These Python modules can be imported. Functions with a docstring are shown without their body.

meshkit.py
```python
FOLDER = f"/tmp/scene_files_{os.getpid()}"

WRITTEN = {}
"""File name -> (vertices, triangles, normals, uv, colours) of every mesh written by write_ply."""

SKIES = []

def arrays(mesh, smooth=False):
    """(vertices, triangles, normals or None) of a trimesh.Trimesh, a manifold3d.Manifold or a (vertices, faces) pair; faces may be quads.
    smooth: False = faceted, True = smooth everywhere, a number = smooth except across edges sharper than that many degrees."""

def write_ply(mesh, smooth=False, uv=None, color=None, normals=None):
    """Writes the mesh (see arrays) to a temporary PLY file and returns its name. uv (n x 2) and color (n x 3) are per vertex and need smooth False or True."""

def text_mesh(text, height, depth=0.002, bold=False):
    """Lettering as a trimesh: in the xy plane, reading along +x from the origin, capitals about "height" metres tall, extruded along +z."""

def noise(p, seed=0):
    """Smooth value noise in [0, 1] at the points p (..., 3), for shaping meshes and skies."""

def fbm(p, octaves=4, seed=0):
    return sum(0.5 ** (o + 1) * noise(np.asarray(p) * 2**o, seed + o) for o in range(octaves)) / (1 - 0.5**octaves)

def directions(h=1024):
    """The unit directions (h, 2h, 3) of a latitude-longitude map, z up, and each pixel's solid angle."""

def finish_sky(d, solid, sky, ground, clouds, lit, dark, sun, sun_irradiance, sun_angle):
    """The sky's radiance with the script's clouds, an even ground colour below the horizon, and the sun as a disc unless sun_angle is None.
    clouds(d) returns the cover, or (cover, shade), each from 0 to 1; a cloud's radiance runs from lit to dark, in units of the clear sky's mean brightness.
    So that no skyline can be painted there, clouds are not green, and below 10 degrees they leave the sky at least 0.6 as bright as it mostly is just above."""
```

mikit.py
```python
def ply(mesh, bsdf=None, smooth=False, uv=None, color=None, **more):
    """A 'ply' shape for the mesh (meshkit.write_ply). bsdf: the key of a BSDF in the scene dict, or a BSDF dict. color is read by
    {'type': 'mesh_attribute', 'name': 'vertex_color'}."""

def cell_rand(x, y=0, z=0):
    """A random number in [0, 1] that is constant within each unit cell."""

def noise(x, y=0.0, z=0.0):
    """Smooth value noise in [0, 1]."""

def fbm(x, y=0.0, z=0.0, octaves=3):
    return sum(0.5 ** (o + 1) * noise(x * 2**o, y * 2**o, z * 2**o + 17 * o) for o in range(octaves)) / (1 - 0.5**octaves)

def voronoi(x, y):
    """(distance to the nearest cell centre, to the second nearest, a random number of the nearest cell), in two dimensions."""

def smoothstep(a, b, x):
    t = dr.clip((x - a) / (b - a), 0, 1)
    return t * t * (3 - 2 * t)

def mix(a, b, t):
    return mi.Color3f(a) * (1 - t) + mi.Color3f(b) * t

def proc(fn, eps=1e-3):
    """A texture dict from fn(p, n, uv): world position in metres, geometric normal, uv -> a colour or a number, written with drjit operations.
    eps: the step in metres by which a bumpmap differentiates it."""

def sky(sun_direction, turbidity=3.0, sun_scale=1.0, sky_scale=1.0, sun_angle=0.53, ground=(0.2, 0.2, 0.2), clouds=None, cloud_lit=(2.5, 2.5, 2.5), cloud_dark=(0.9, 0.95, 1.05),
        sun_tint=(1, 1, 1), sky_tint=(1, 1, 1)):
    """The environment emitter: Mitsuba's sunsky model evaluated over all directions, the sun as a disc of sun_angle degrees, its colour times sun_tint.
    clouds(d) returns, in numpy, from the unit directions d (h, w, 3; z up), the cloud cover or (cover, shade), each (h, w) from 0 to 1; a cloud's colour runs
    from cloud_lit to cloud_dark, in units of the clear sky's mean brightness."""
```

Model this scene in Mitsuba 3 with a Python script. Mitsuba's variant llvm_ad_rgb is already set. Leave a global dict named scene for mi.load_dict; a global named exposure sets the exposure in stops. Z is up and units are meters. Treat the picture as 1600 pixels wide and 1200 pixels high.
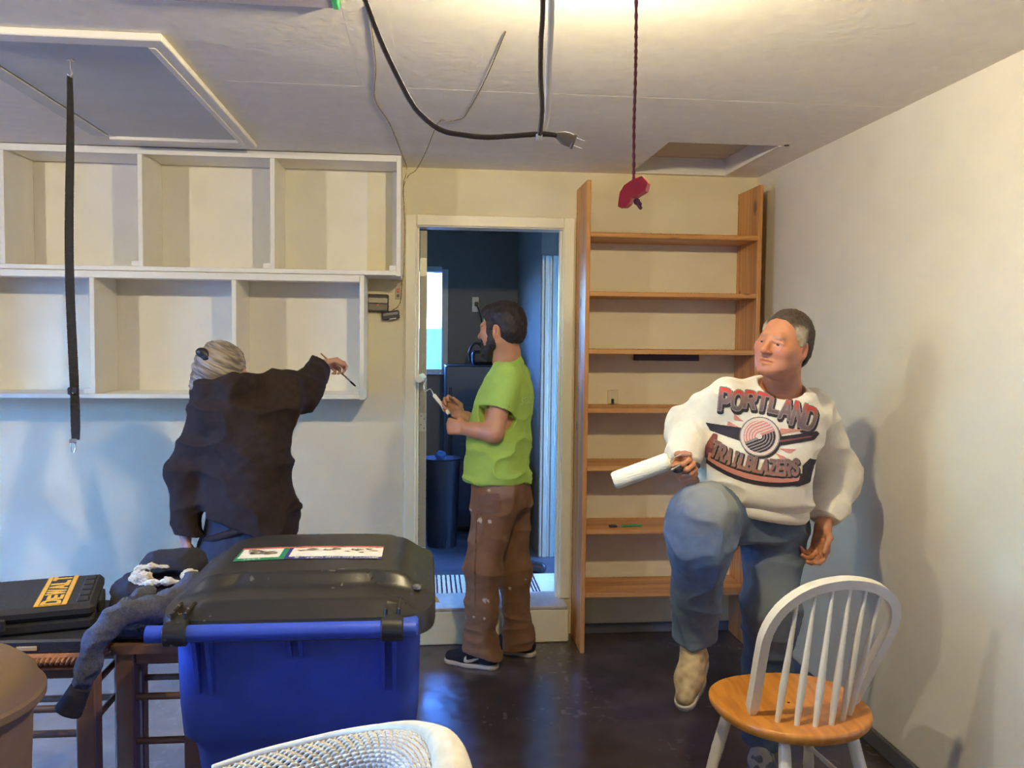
import math, random
import numpy as np, trimesh, mitsuba as mi, drjit as dr
import manifold3d as m3
from shapely import affinity
from shapely.geometry import Polygon, Point, box as sbox, LineString
from shapely.ops import unary_union
import mikit, meshkit
from mikit import proc, noise, fbm, mix, smoothstep

random.seed(7); np.random.seed(7)
T = mi.ScalarTransform4f
scene, labels = {}, {}

# ------------------------------------------------------------------ camera
# units: metres. back wall = plane y 0, the photographer stands at y -4.58, x to the right, z up
YAW, PITCH, ROLL, CAM_H, CAM_Y = 0.10086, 0.05218, 0.01048, 1.6093, -4.5845
def camera_axes():
    cy, sy, cp, sp = math.cos(YAW), math.sin(YAW), math.cos(PITCH), math.sin(PITCH)
    f = np.array([sy*cp, cy*cp, -sp]); r0 = np.array([cy, -sy, 0]); u0 = np.cross(r0, f)
    return f, -math.sin(ROLL)*r0 + math.cos(ROLL)*u0
_f, _u = camera_axes()
EYE = np.array([0, CAM_Y, CAM_H])
scene['camera'] = {'type': 'perspective', 'fov': math.degrees(2*math.atan(800/1345.0)), 'fov_axis': 'x', 'near_clip': 0.05, 'far_clip': 200.0,
                   'to_world': T().look_at(origin=EYE.tolist(), target=(EYE+_f).tolist(), up=_u.tolist())}

# ------------------------------------------------------------------ light
exposure = -0.90
SKY_SCALE = 1.0
scene['sky'] = mikit.sky((0.75, 0.25, 0.6), turbidity=2.5, sun_scale=0.0, sky_scale=310.0*SKY_SCALE, ground=(0.10, 0.10, 0.09), sky_tint=(0.46, 0.86, 2.0))
LAMP_A = dict(at=(0.38, -2.72, 2.415), power=(5000.0, 4150.0, 2450.0))     # bare bulb just above the top edge of the photo
LAMP_B = dict(at=(-2.40, -2.75, 2.415), power=(4200.0, 3800.0, 2900.0))     # its twin over the other car bay
BULB_R = 0.032

# ------------------------------------------------------------------ helpers
def rgb(c): return {'type': 'rgb', 'value': [float(x) for x in c]}
def srgb(r, g, b):
    return tuple(((v/255.0)/12.92 if v/255.0 < 0.04045 else ((v/255.0+0.055)/1.055)**2.4) for v in (r, g, b))
def mat(name, color, rough=0.6, spec=0.4, bump=None, bump_scale=1.0, **more):
    col = proc(color) if callable(color) else (color if isinstance(color, dict) else rgb(color))
    b = {'type': 'principled', 'base_color': col, 'roughness': proc(rough) if callable(rough) else float(rough), 'specular': float(spec), **more}
    if bump is not None:
        b = {'type': 'bumpmap', 'arbitrary': proc(bump), 'scale': float(bump_scale), 'bsdf': b}
    scene[name] = {'type': 'twosided', 'bsdf': b}
    return name
def key_for(name):
    if name not in scene and name not in labels: return name
    i = 1
    while f'{name}_{i:03d}' in scene or f'{name}_{i:03d}' in labels: i += 1
    return f'{name}_{i:03d}'
def thing(name, label, cat, group=None):
    k = key_for(name); labels[k] = {'label': label, 'category': cat}
    if group: labels[k]['group'] = group
    return k
def obj(name, mesh, m, parent=None, smooth=False, label=None, kind=None, uv=None, color=None):
    k = key_for(f'{parent}__{name}' if parent else name)
    scene[k] = mikit.ply(mesh, m, smooth=smooth, uv=uv, color=color)
    if label or kind:
        labels[k] = {}
        if label: labels[k]['label'] = label
        if kind: labels[k]['kind'] = kind
    return k
def single(name, mesh, m, label, cat, group=None, smooth=False, kind=None):
    k = key_for(name); scene[k] = mikit.ply(mesh, m, smooth=smooth)
    labels[k] = {'label': label, 'category': cat}
    if group: labels[k]['group'] = group
    if kind: labels[k]['kind'] = kind
    return k
def struct(name, mesh, m, smooth=False, label=None):
    k = key_for(name); scene[k] = mikit.ply(mesh, m, smooth=smooth); labels[k] = {'kind': 'structure'}
    if label: labels[k]['label'] = label
    return k
def cat(*ms):
    out = []
    for m in ms: out.extend(m if isinstance(m, (list, tuple)) else [m])
    return trimesh.util.concatenate(out)
def V(*a): return np.array(a, float)
def unit(v): v = np.asarray(v, float); return v/np.linalg.norm(v)
def bx(lo, hi, ch=0.0):
    """box between two corners, its edges chamfered by ch"""
    lo, hi = np.minimum(lo, hi).astype(float), np.maximum(lo, hi).astype(float)
    if ch <= 0:
        b = trimesh.creation.box(extents=hi-lo); b.apply_translation((lo+hi)/2); return b
    ch = min(ch, 0.45*float((hi-lo).min()))
    pts = []
    for i in range(8):
        c = np.array([hi[k] if i >> k & 1 else lo[k] for k in range(3)]); s = np.array([-1 if i >> k & 1 else 1 for k in range(3)])
        for k in range(3):
            d = s*ch; d[k] = 0; pts.append(c+d)
    return trimesh.convex.convex_hull(np.array(pts))
def frame(m, o, x, y, z):
    """mesh from local axes to world: columns x, y, z at origin o"""
    M = np.eye(4); M[:3, 0], M[:3, 1], M[:3, 2], M[:3, 3] = x, y, z, o
    m = m.copy(); m.apply_transform(M); return m
def rotm(axis, deg, at=(0, 0, 0)):
    return trimesh.transformations.rotation_matrix(math.radians(deg), axis, at)
def tf(m, M): m = m.copy(); m.apply_transform(M); return m
def mv(m, *d): m = m.copy(); m.apply_translation(d); return m
def spline(P, n):
    P = np.asarray(P, float)
    if len(P) < 3:
        t = np.linspace(0, 1, n)[:, None]; return P[0]*(1-t)+P[-1]*t
    s = np.concatenate([[0], np.cumsum(np.linalg.norm(np.diff(P[:, :3], axis=0), axis=1)+1e-9)])
    Q = np.vstack([2*P[0]-P[1], P, 2*P[-1]-P[-2]]); out = []
    for u in np.linspace(0, s[-1]-1e-9, n):
        i = min(max(int(np.searchsorted(s, u, side='right')-1), 0), len(P)-2); t = (u-s[i])/(s[i+1]-s[i])
        a, b, c, d = Q[i], Q[i+1], Q[i+2], Q[i+3]
        out.append(0.5*((2*b)+(-a+c)*t+(2*a-5*b+4*c-d)*t*t+(-a+3*b-3*c+d)*t**3))
    return np.array(out)
def tube(P, r, n=8, cap=True, flat=1.0, up=None, closed=False, turn=0):
    """tube through the points P; r a number or one per point; flat squeezes the section along its second axis"""
    P = np.asarray(P, float); N = len(P); r = np.broadcast_to(np.asarray(r, float), (N,))
    if closed: tan = np.roll(P, -1, 0)-np.roll(P, 1, 0)
    else: tan = np.gradient(P, axis=0)
    tan /= np.linalg.norm(tan, axis=1, keepdims=True)+1e-12
    a = np.array(up, float) if up is not None else (np.array([0, 0, 1.0]) if abs(tan[0, 2]) < 0.9 else np.array([1.0, 0, 0]))
    rings = []; ang = np.arange(n)*2*np.pi/n+math.radians(turn)
    for i in range(N):
        a = a-tan[i]*np.dot(a, tan[i]); a /= np.linalg.norm(a)+1e-12
        if up is not None:
            a0 = np.array(up, float); a1 = a0-tan[i]*np.dot(a0, tan[i])
            if np.linalg.norm(a1) > 1e-3: a = a1/np.linalg.norm(a1)
        b = np.cross(tan[i], a)
        rings.append(P[i]+r[i]*(np.cos(ang)[:, None]*a*flat+np.sin(ang)[:, None]*b))
    v = np.vstack(rings); f = []; k = np.arange(n); M = N if closed else N-1
    for i in range(M):
        j = (i+1) % N
        A, B, C, D = i*n+k, i*n+(k+1) % n, j*n+(k+1) % n, j*n+k
        f.append(np.stack([A, B, C], 1)); f.append(np.stack([A, C, D], 1))
    if cap and not closed:
        v = np.vstack([v, P[0], P[-1]])
        f.append(np.stack([k*0+N*n, (k+1) % n, k], 1)); f.append(np.stack([k*0+N*n+1, (N-1)*n+k, (N-1)*n+(k+1) % n], 1))
    return trimesh.Trimesh(v, np.vstack(f), process=False)
def lathe(prof, n=24, at=(0, 0, 0), axis=None):
    """profile (radius, height) turned about z, then laid along axis"""
    prof = np.asarray(prof, float); ang = np.arange(n)*2*np.pi/n
    v = np.vstack([np.stack([p[0]*np.cos(ang), p[0]*np.sin(ang), ang*0+p[1]], 1) for p in prof]); f = []; k = np.arange(n)
    for i in range(len(prof)-1):
        A, B, C, D = i*n+k, i*n+(k+1) % n, (i+1)*n+(k+1) % n, (i+1)*n+k
        f.append(np.stack([A, B, C], 1)); f.append(np.stack([A, C, D], 1))
    v = np.vstack([v, [0, 0, prof[0][1]], [0, 0, prof[-1][1]]]); L = len(prof)*n
    f.append(np.stack([k*0+L, (k+1) % n, k], 1)); f.append(np.stack([k*0+L+1, (len(prof)-1)*n+k, (len(prof)-1)*n+(k+1) % n], 1))
    m = trimesh.Trimesh(v, np.vstack(f), process=False)
    if axis is not None:
        z = unit(axis); x = unit(np.cross(z, [0, 0, 1] if abs(z[2]) < 0.9 else [1, 0, 0])); m = frame(m, at, x, np.cross(z, x), z)
    else: m.apply_translation(at)
    return m
def rod(a, b, ra, rb=None, n=12):
    a, b = V(*a), V(*b); rb = ra if rb is None else rb
    return lathe([(ra, 0), (rb, np.linalg.norm(b-a))], n, a, b-a)
def bar(a, b, w, t, up=(0, 0, 1), ch=0.003):
    """rectangular bar from a to b, w wide across up, t thick along up"""
    a, b = V(*a), V(*b); z = unit(b-a); y = unit(np.array(up)-z*np.dot(up, z)); x = np.cross(y, z)
    return frame(bx((-w/2, -t/2, 0), (w/2, t/2, np.linalg.norm(b-a)), ch), a, x, y, z)
def prism(poly, depth):
    gs = getattr(poly, 'geoms', [poly])
    return trimesh.util.concatenate([trimesh.creation.extrude_polygon(g, depth, engine='earcut') for g in gs if g.area > 1e-10])
def ball(c, r, sub=2):
    m = trimesh.creation.icosphere(subdivisions=sub); m.apply_scale(r); m.apply_translation(c); return m
def grid_mesh(Pts, closed_u=False):
    """quads over an (n, m, 3) array of points"""
    n, m = Pts.shape[:2]; idx = np.arange(n*m).reshape(n, m)
    if closed_u: idx = np.vstack([idx, idx[:1]])
    A, B, C, D = idx[:-1, :-1].ravel(), idx[1:, :-1].ravel(), idx[1:, 1:].ravel(), idx[:-1, 1:].ravel()
    return trimesh.Trimesh(Pts.reshape(-1, 3), np.vstack([np.stack([A, B, C], 1), np.stack([A, C, D], 1)]), process=False)

# ------------------------------------------------------------------ materials of the room
def wall_col(p, n, uv):
    a = fbm(p.x*1.7+3, p.y*1.7, p.z*1.7, 3); b = noise(p.x*9, p.y*9, p.z*9); c = smoothstep(0.35, 0.65, fbm(p.x*0.8+9, p.y*0.8, p.z*2.0, 3))
    new = mix((0.62, 0.59, 0.505), (0.665, 0.635, 0.56), a)                     # fresh white coat
    old = mix((0.66, 0.575, 0.36), (0.70, 0.635, 0.45), c)                    # the old cream coat still showing on the back wall
    wall = smoothstep(-0.02, -0.005, p.y); cells = smoothstep(1.28, 1.30, p.z)*(1-smoothstep(-0.31, -0.30, p.x))   # inside the cabinets the back wall is white and lighter still
    return mix(new, mix(old, new*1.14, cells), wall)*(0.97+0.05*b)
mat('wall_paint', wall_col, rough=0.55, spec=0.35, bump=lambda p, n, uv: fbm(p.x*55, p.y*55, p.z*55, 2), bump_scale=0.0012)
def ceil_col(p, n, uv):
    a = fbm(p.x*1.3, p.y*5, 0, 3); b = noise(p.x*30, p.y*30, 5)
    return mix((0.72, 0.67, 0.57), (0.78, 0.735, 0.64), a)*(0.96+0.06*b)
mat('ceiling_paint', ceil_col, rough=0.7, spec=0.25, bump=lambda p, n, uv: fbm(p.x*70, p.y*70, 0, 2), bump_scale=0.001)
mat('shelf_paint', lambda p, n, uv: mix((0.66, 0.64, 0.57), (0.73, 0.71, 0.65), fbm(p.x*4, p.y*12, p.z*4, 3)), rough=0.45, spec=0.4)
mat('trim_paint', lambda p, n, uv: mix((0.76, 0.70, 0.52), (0.81, 0.755, 0.59), fbm(p.x*6, p.y*6, p.z*1.5, 3)), rough=0.4, spec=0.45)
def floor_col(p, n, uv):
    a = fbm(p.x*2.1+7, p.y*2.1, 0, 4); b = fbm(p.x*14, p.y*14, 2, 3); s = smoothstep(0.80, 0.88, noise(p.x*43, p.y*37, 9))*smoothstep(0.5, 0.8, noise(p.x*3, p.y*3, 4))
    c = mix((0.020, 0.016, 0.012), (0.052, 0.040, 0.030), smoothstep(0.25, 0.75, a))*(0.75+0.5*b)
    w = smoothstep(-0.35, -0.75, p.x+0.5*(fbm(p.x*1.5, p.y*1.5, 3, 3)-0.5))*smoothstep(-2.6, -1.9, p.y+0.6*(fbm(p.x*2, p.y*2, 8, 3)-0.5))      # bare dusty concrete at the back of the left bay
    c = mix(c, mix((0.165, 0.145, 0.112), (0.24, 0.215, 0.172), a)*(0.85+0.3*b), w)
    return c + mi.Color3f(0.03, 0.03, 0.028)*s
mat('concrete_floor', floor_col, rough=lambda p, n, uv: 0.17+0.16*fbm(p.x*5, p.y*5, 1, 3), spec=0.75, bump=lambda p, n, uv: fbm(p.x*9, p.y*9, 0, 3), bump_scale=0.0016)
mat('stem_concrete', lambda p, n, uv: mix((0.05, 0.047, 0.04), (0.10, 0.095, 0.085), fbm(p.x*6, p.y*6, p.z*9, 3)), rough=0.8)
mat('hatch_panel', lambda p, n, uv: mix((0.50, 0.50, 0.46), (0.58, 0.575, 0.53), fbm(p.x*3, p.y*9, 0, 3)), rough=0.75)
mat('recess_panel', lambda p, n, uv: mix((0.42, 0.34, 0.20), (0.52, 0.43, 0.28), fbm(p.x*4, p.y*15, 0, 3)), rough=0.7)
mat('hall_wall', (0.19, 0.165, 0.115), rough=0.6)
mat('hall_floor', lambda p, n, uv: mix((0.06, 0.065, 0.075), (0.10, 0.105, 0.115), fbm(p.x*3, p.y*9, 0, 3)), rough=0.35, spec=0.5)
mat('hall_white', (0.62, 0.66, 0.62), rough=0.45)
mat('dark_metal', (0.06, 0.055, 0.05), rough=0.4, metallic=0.6)
mat('steel', (0.62, 0.60, 0.56), rough=0.3, metallic=1.0)
mat('white_plastic', (0.80, 0.78, 0.70), rough=0.35)
mat('cream_plastic', (0.62, 0.55, 0.38), rough=0.4)
mat('black_plastic', (0.018, 0.016, 0.015), rough=0.4)

# ------------------------------------------------------------------ the garage shell
H, XR, XL, YR, WT = 2.50, 1.797, -3.90, -6.20, 0.12
DX0, DX1, DZ0, DZ1 = -0.045, 0.730, 0.18, 2.195                       # the doorway to the house
struct('floor', bx((XL-0.2, YR-0.2, -0.15), (XR+0.2, WT, 0)), 'concrete_floor')
struct('wall_back', cat(bx((XL-0.2, 0, 0), (DX0-0.02, WT, H)), bx((DX1+0.02, 0, 0), (XR+0.2, WT, H)), bx((DX0-0.02, 0, DZ1+0.02), (DX1+0.02, WT, H)), bx((DX0-0.02, 0, 0), (DX1+0.02, WT, DZ0-0.02))), 'wall_paint')
struct('wall_right', bx((XR, YR-0.2, 0), (XR+0.15, WT, H)), 'wall_paint')
GY0, GY1, GZ = -3.95, -1.75, 2.10                                     # wide open side door in the left wall, the way the daylight comes in
struct('wall_left', cat(bx((XL-0.15, YR-0.2, 0), (XL, GY0, H)), bx((XL-0.15, GY1, 0), (XL, WT, H)), bx((XL-0.15, GY0, GZ), (XL, GY1, H))), 'wall_paint')
struct('wall_rear', bx((XL, YR-0.15, 0), (XR, YR, H)), 'wall_paint')
# ceiling slab with the recessed opening near the back wall
RX0, RX1, RY0, RY1 = 1.085, 1.609, -0.755, -0.035
c0 = struct('ceiling', cat(bx((XL-0.2, YR-0.2, H), (RX0, WT+2.6, H+0.14)), bx((RX1, YR-0.2, H), (XR+0.2, WT+2.6, H+0.14)), bx((RX0, YR-0.2, H), (RX1, RY0, H+0.14)), bx((RX0, RY1, H), (RX1, WT+2.6, H+0.14))), 'ceiling_paint')
obj('recess_lining', cat(bx((RX0-0.001, RY0, H+0.004), (RX0+0.006, RY1, H+0.1)), bx((RX1-0.012, RY0, H-0.002), (RX1+0.004, RY1, H+0.1)), bx((RX0, RY1-0.012, H-0.002), (RX1, RY1+0.004, H+0.1))), 'shelf_paint', c0, label='white painted lining boards of the ceiling opening')
obj('recess_panel', bx((RX0, RY0, H+0.085), (RX1, RY1, H+0.10)), 'recess_panel', c0, label='tan board lying in the ceiling opening')
obj('joint_tape', cat(bx((-0.70, -1.44, H-0.0007), (XR, -1.30, H+0.01), 0.0006)), 'ceiling_paint', c0)
obj('joint_tape', cat(bx((-0.23, -2.9, H-0.0005), (-0.10, -0.05, H+0.01), 0.0004)), 'ceiling_paint', c0)
obj('screw_hole', lathe([(0.011, 0), (0.011, 0.004)], 12, (1.625, -0.775, H-0.003)), 'black_plastic', c0)
struct('baseboard_right', bx((XR-0.018, YR, 0), (XR, -0.0, 0.07), 0.004), 'stem_concrete', label='dark concrete strip along the foot of the right wall')
struct('baseboard_back', bx((DX1+0.07, -0.012, 0), (XR-0.018, 0, 0.055), 0.004), 'stem_concrete')
struct('trim_1', bx((-0.15, -0.13, 0), (0.768, 0, 0.178), 0.006), 'trim_paint', label='painted step below the doorway')
struct('trim_2', bx((-0.116, -0.006, 0.178), (-0.100, 0, 2.32), 0.002), 'wall_paint')

# doorway: jambs, casing, threshold, the door leaf swung into the hall
d = 'door_1'; labels[d] = {'kind': 'structure', 'label': 'open doorway to the house with cream painted casing'}
CW = 0.062
obj('casing', bx((DX0-CW, -0.016, 0.20), (DX0-0.004, 0.0, DZ1+CW), 0.004), 'trim_paint', d)
obj('casing', bx((DX1+0.004, -0.016, 0.20), (DX1+CW, 0.0, DZ1+CW), 0.004), 'trim_paint', d)
obj('casing', bx((DX0-0.004, -0.016, DZ1+0.004), (DX1+0.004, 0.0, DZ1+CW), 0.004), 'trim_paint', d)
obj('jamb', cat(bx((DX0-0.022, -0.001, 0.178), (DX0, WT+0.01, DZ1+0.02)), bx((DX0, 0.03, 0.178), (DX0+0.012, 0.075, DZ1), 0.002)), 'trim_paint', d)
obj('jamb', cat(bx((DX1, -0.001, 0.178), (DX1+0.022, WT+0.01, DZ1+0.02)), bx((DX1-0.012, 0.03, 0.178), (DX1, 0.075, DZ1), 0.002)), 'trim_paint', d)
obj('jamb', cat(bx((DX0-0.022, -0.001, DZ1), (DX1+0.022, WT+0.01, DZ1+0.022))), 'trim_paint', d)
obj('threshold', bx((DX0-0.02, -0.135, 0.178), (DX1+0.03, WT+0.02, 0.198), 0.005), 'threshold_metal', d, label='worn metal threshold')
mat('threshold_metal', lambda p, n, uv: mix((0.52, 0.52, 0.51), (0.70, 0.70, 0.68), fbm(p.x*30, p.y*8, 0, 3)), rough=0.4, metallic=0.5)
obj('strike_plate', cat(bx((DX1-0.003, 0.045, 1.155), (DX1+0.001, 0.075, 1.215), 0.001)), 'steel', d)
mat('door_edge', (0.36, 0.33, 0.22), rough=0.5)
lf = obj('leaf', bx((DX0+0.013, 0.085, 0.215), (DX0+0.053, 0.87, DZ1-0.01), 0.003), 'door_edge', d, label='olive edge of the door standing open into the hall')
for z in (1.99, 1.155, 0.42):
    h = obj('hinge', bx((DX0+0.014, 0.0825, z-0.05), (DX0+0.052, 0.087, z+0.05), 0.001), 'hinge_paint', lf)
mat('hinge_paint', (0.47, 0.45, 0.33), rough=0.4, metallic=0.3)
screws = [rod((DX0+0.014+sx, 0.082, 1.155+sz), (DX0+0.014+sx, 0.0815, 1.155+sz), 0.0028, n=8) for sx, sz in ((0.010, 0.032), (0.027, 0.016), (0.010, -0.014), (0.027, -0.032))]
for s in screws: obj('screw_head', s, 'black_plastic', lf)

# the dark hall beyond
YH, HX0, HX1, FZ = 2.40, -1.3, 0.745, 0.18
WX0, WX1, WZ0, WZ1 = -1.25, 0.133, 1.36, 2.145  # left part of the window is unseen, added to light the rug
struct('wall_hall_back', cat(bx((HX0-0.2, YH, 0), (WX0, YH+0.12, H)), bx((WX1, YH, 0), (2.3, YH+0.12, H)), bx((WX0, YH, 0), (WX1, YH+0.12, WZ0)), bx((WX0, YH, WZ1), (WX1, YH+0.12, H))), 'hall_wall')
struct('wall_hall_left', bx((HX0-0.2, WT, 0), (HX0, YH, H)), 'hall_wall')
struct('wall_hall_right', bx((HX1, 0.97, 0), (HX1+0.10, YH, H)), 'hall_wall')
struct('wall_hall_side', cat(bx((2.3, WT, 0), (2.4, 0.5, H)), bx((2.3, 1.2, 0), (2.4, YH+0.1, H)), bx((2.3, 0.5, 2.05), (2.4, 1.2, H)), bx((2.3, 0.5, 0), (2.4, 1.2, 0.95))), 'hall_wall')  # the gap in this unseen wall is added to let daylight onto the rug
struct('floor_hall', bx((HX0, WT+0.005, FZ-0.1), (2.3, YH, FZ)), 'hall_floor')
# white cased opening on the near end of the hall's right wall
cz = 2.15
struct('door_2', bx((HX1+0.10, 0.955, FZ), (HX1+0.16, 1.0, cz), 0.004), 'hall_white', label='pale door seen edge on inside the hall')
for i, (a, b, pr) in enumerate(((HX1+0.004, HX1+0.022, 0.014), (HX1+0.024, HX1+0.052, 0.020), (HX1+0.054, HX1+0.072, 0.012), (HX1+0.074, HX1+0.10, 0.018))):
    obj('casing_strip', bx((a, 0.97-pr, FZ), (b, 0.971, cz), 0.003), 'hall_white', 'door_2')
w = 'window_1'; labels[w] = {'kind': 'structure', 'label': 'bright window at the back of the hall, its unseen left part added for daylight'}
obj('window_frame', cat(bx((WX1, YH-0.012, WZ0-0.03), (WX1+0.05, YH+0.02, WZ1+0.02), 0.003), bx((WX0-0.05, YH-0.012, WZ0-0.03), (WX0, YH+0.02, WZ1+0.02), 0.003), bx((WX0, YH-0.012, WZ1), (WX1, YH+0.02, WZ1+0.04), 0.003), bx((WX0, YH-0.012, WZ0-0.03), (WX1, YH+0.02, WZ0), 0.003)), 'hall_white', w)
obj('window_sill', bx((WX0-0.07, YH-0.05, WZ0-0.045), (WX1+0.08, YH+0.0, WZ0-0.03), 0.004), 'hall_white', w)
obj('pane', bx((WX0, YH+0.06, WZ0), (WX1, YH+0.0605, WZ1)), 'window_glass', w)
scene['window_glass'] = {'type': 'thindielectric', 'int_ior': 1.5}

# ceiling lamps: bare bulbs in porcelain holders (both just outside the frame)
for i, L in enumerate((LAMP_A, LAMP_B)):
    x, y, z = L['at']
    t = thing('ceiling_lamp', ('bare warm bulb in a porcelain holder on the ceiling above the doorway side', 'bare warm bulb in a porcelain holder on the ceiling over the left bay')[i], 'lamp')
    obj('holder', lathe([(0.055, H-0.001), (0.055, H-0.008), (0.03, H-0.022), (0.022, H-0.045)], 24, (x, y, 0)), 'white_plastic', t, smooth=40)
    k = obj('bulb', ball((x, y, z), BULB_R, 2), 'white_plastic', t, smooth=True)
    scene[k]['emitter'] = {'type': 'area', 'radiance': rgb(L['power'])}
# outside: ground and what stands beyond the hall window
struct('ground', cat(bx((-40, -30, -0.25), (XL-0.16, 30, -0.06)), bx((2.45, -30, -0.25), (30, 30, -0.06)), bx((XL-0.16, YH+0.13, -0.25), (2.45, 30, -0.06))), 'driveway')
mat('driveway', (0.06, 0.058, 0.052), rough=0.8)

# unseen greenery added across the drive to hide low sky from the side door
mat('hedge_green', lambda p, n, uv: mix((0.015, 0.030, 0.010), (0.05, 0.075, 0.025), fbm(p.x*4, p.y*4, p.z*4, 3)), rough=0.9)
hx_ = np.linspace(-24, 18, 120); hp_ = np.array([[(-13.0-0.5*meshkit.noise(np.array([x*1.3, 0, zz])), x, zz) for zz in (-0.3, 0.4, 0.9, 1.3, 1.6+0.2*math.sin(x*1.7))] for x in hx_])
hp2_ = hp_.copy()[:, ::-1]; hp2_[:, :, 0] -= 1.4
hm_ = grid_mesh(np.concatenate([hp_, hp2_], 1))
single('added_hedge', hm_, 'hedge_green', 'unseen greenery added across the driveway to hide the low sky', 'added_hedge', smooth=True)
# unseen A-frame ladder, added so its rails throw crossed shadows on the left wall
mat('ladder_wood', (0.40, 0.28, 0.14), rough=0.6)
t = thing('added_stepladder', 'unseen wooden ladder added in the left bay to cast crossed shadows', 'ladder')
lo_, la_ = V(-2.02, -1.42, 0), math.radians(20); lx_, ly_ = V(math.cos(la_), math.sin(la_), 0), V(-math.sin(la_), math.cos(la_), 0)
for sy_ in (-0.22, 0.22):
    obj('rail', bar(lo_+lx_*-0.52+ly_*sy_*1.3, lo_+lx_*-0.03+ly_*sy_+V(0, 0, 1.78), 0.030, 0.075, up=lx_), 'ladder_wood', t)
    obj('back_rail', bar(lo_+lx_*0.50+ly_*sy_*1.3, lo_+lx_*0.03+ly_*sy_+V(0, 0, 1.76), 0.030, 0.055, up=lx_), 'ladder_wood', t)
for i in range(6):
    f_ = (i+0.6)/6.6; c_ = lo_+lx_*(-0.52+0.49*f_)+V(0, 0, 1.78*f_); hw_ = 0.22*(1.3-0.3*f_)-0.015
    obj('tread', bar(c_-ly_*hw_, c_+ly_*hw_, 0.10, 0.020), 'ladder_wood', t)
obj('top_board', bar(lo_-ly_*0.25+V(0, 0, 1.79), lo_+ly_*0.25+V(0, 0, 1.79), 0.18, 0.022), 'ladder_wood', t)
obj('spreader', bar(lo_+lx_*0.3-ly_*0.26+V(0, 0, 0.75), lo_+lx_*0.3+ly_*0.26+V(0, 0, 0.75), 0.05, 0.02), 'ladder_wood', t)

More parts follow.
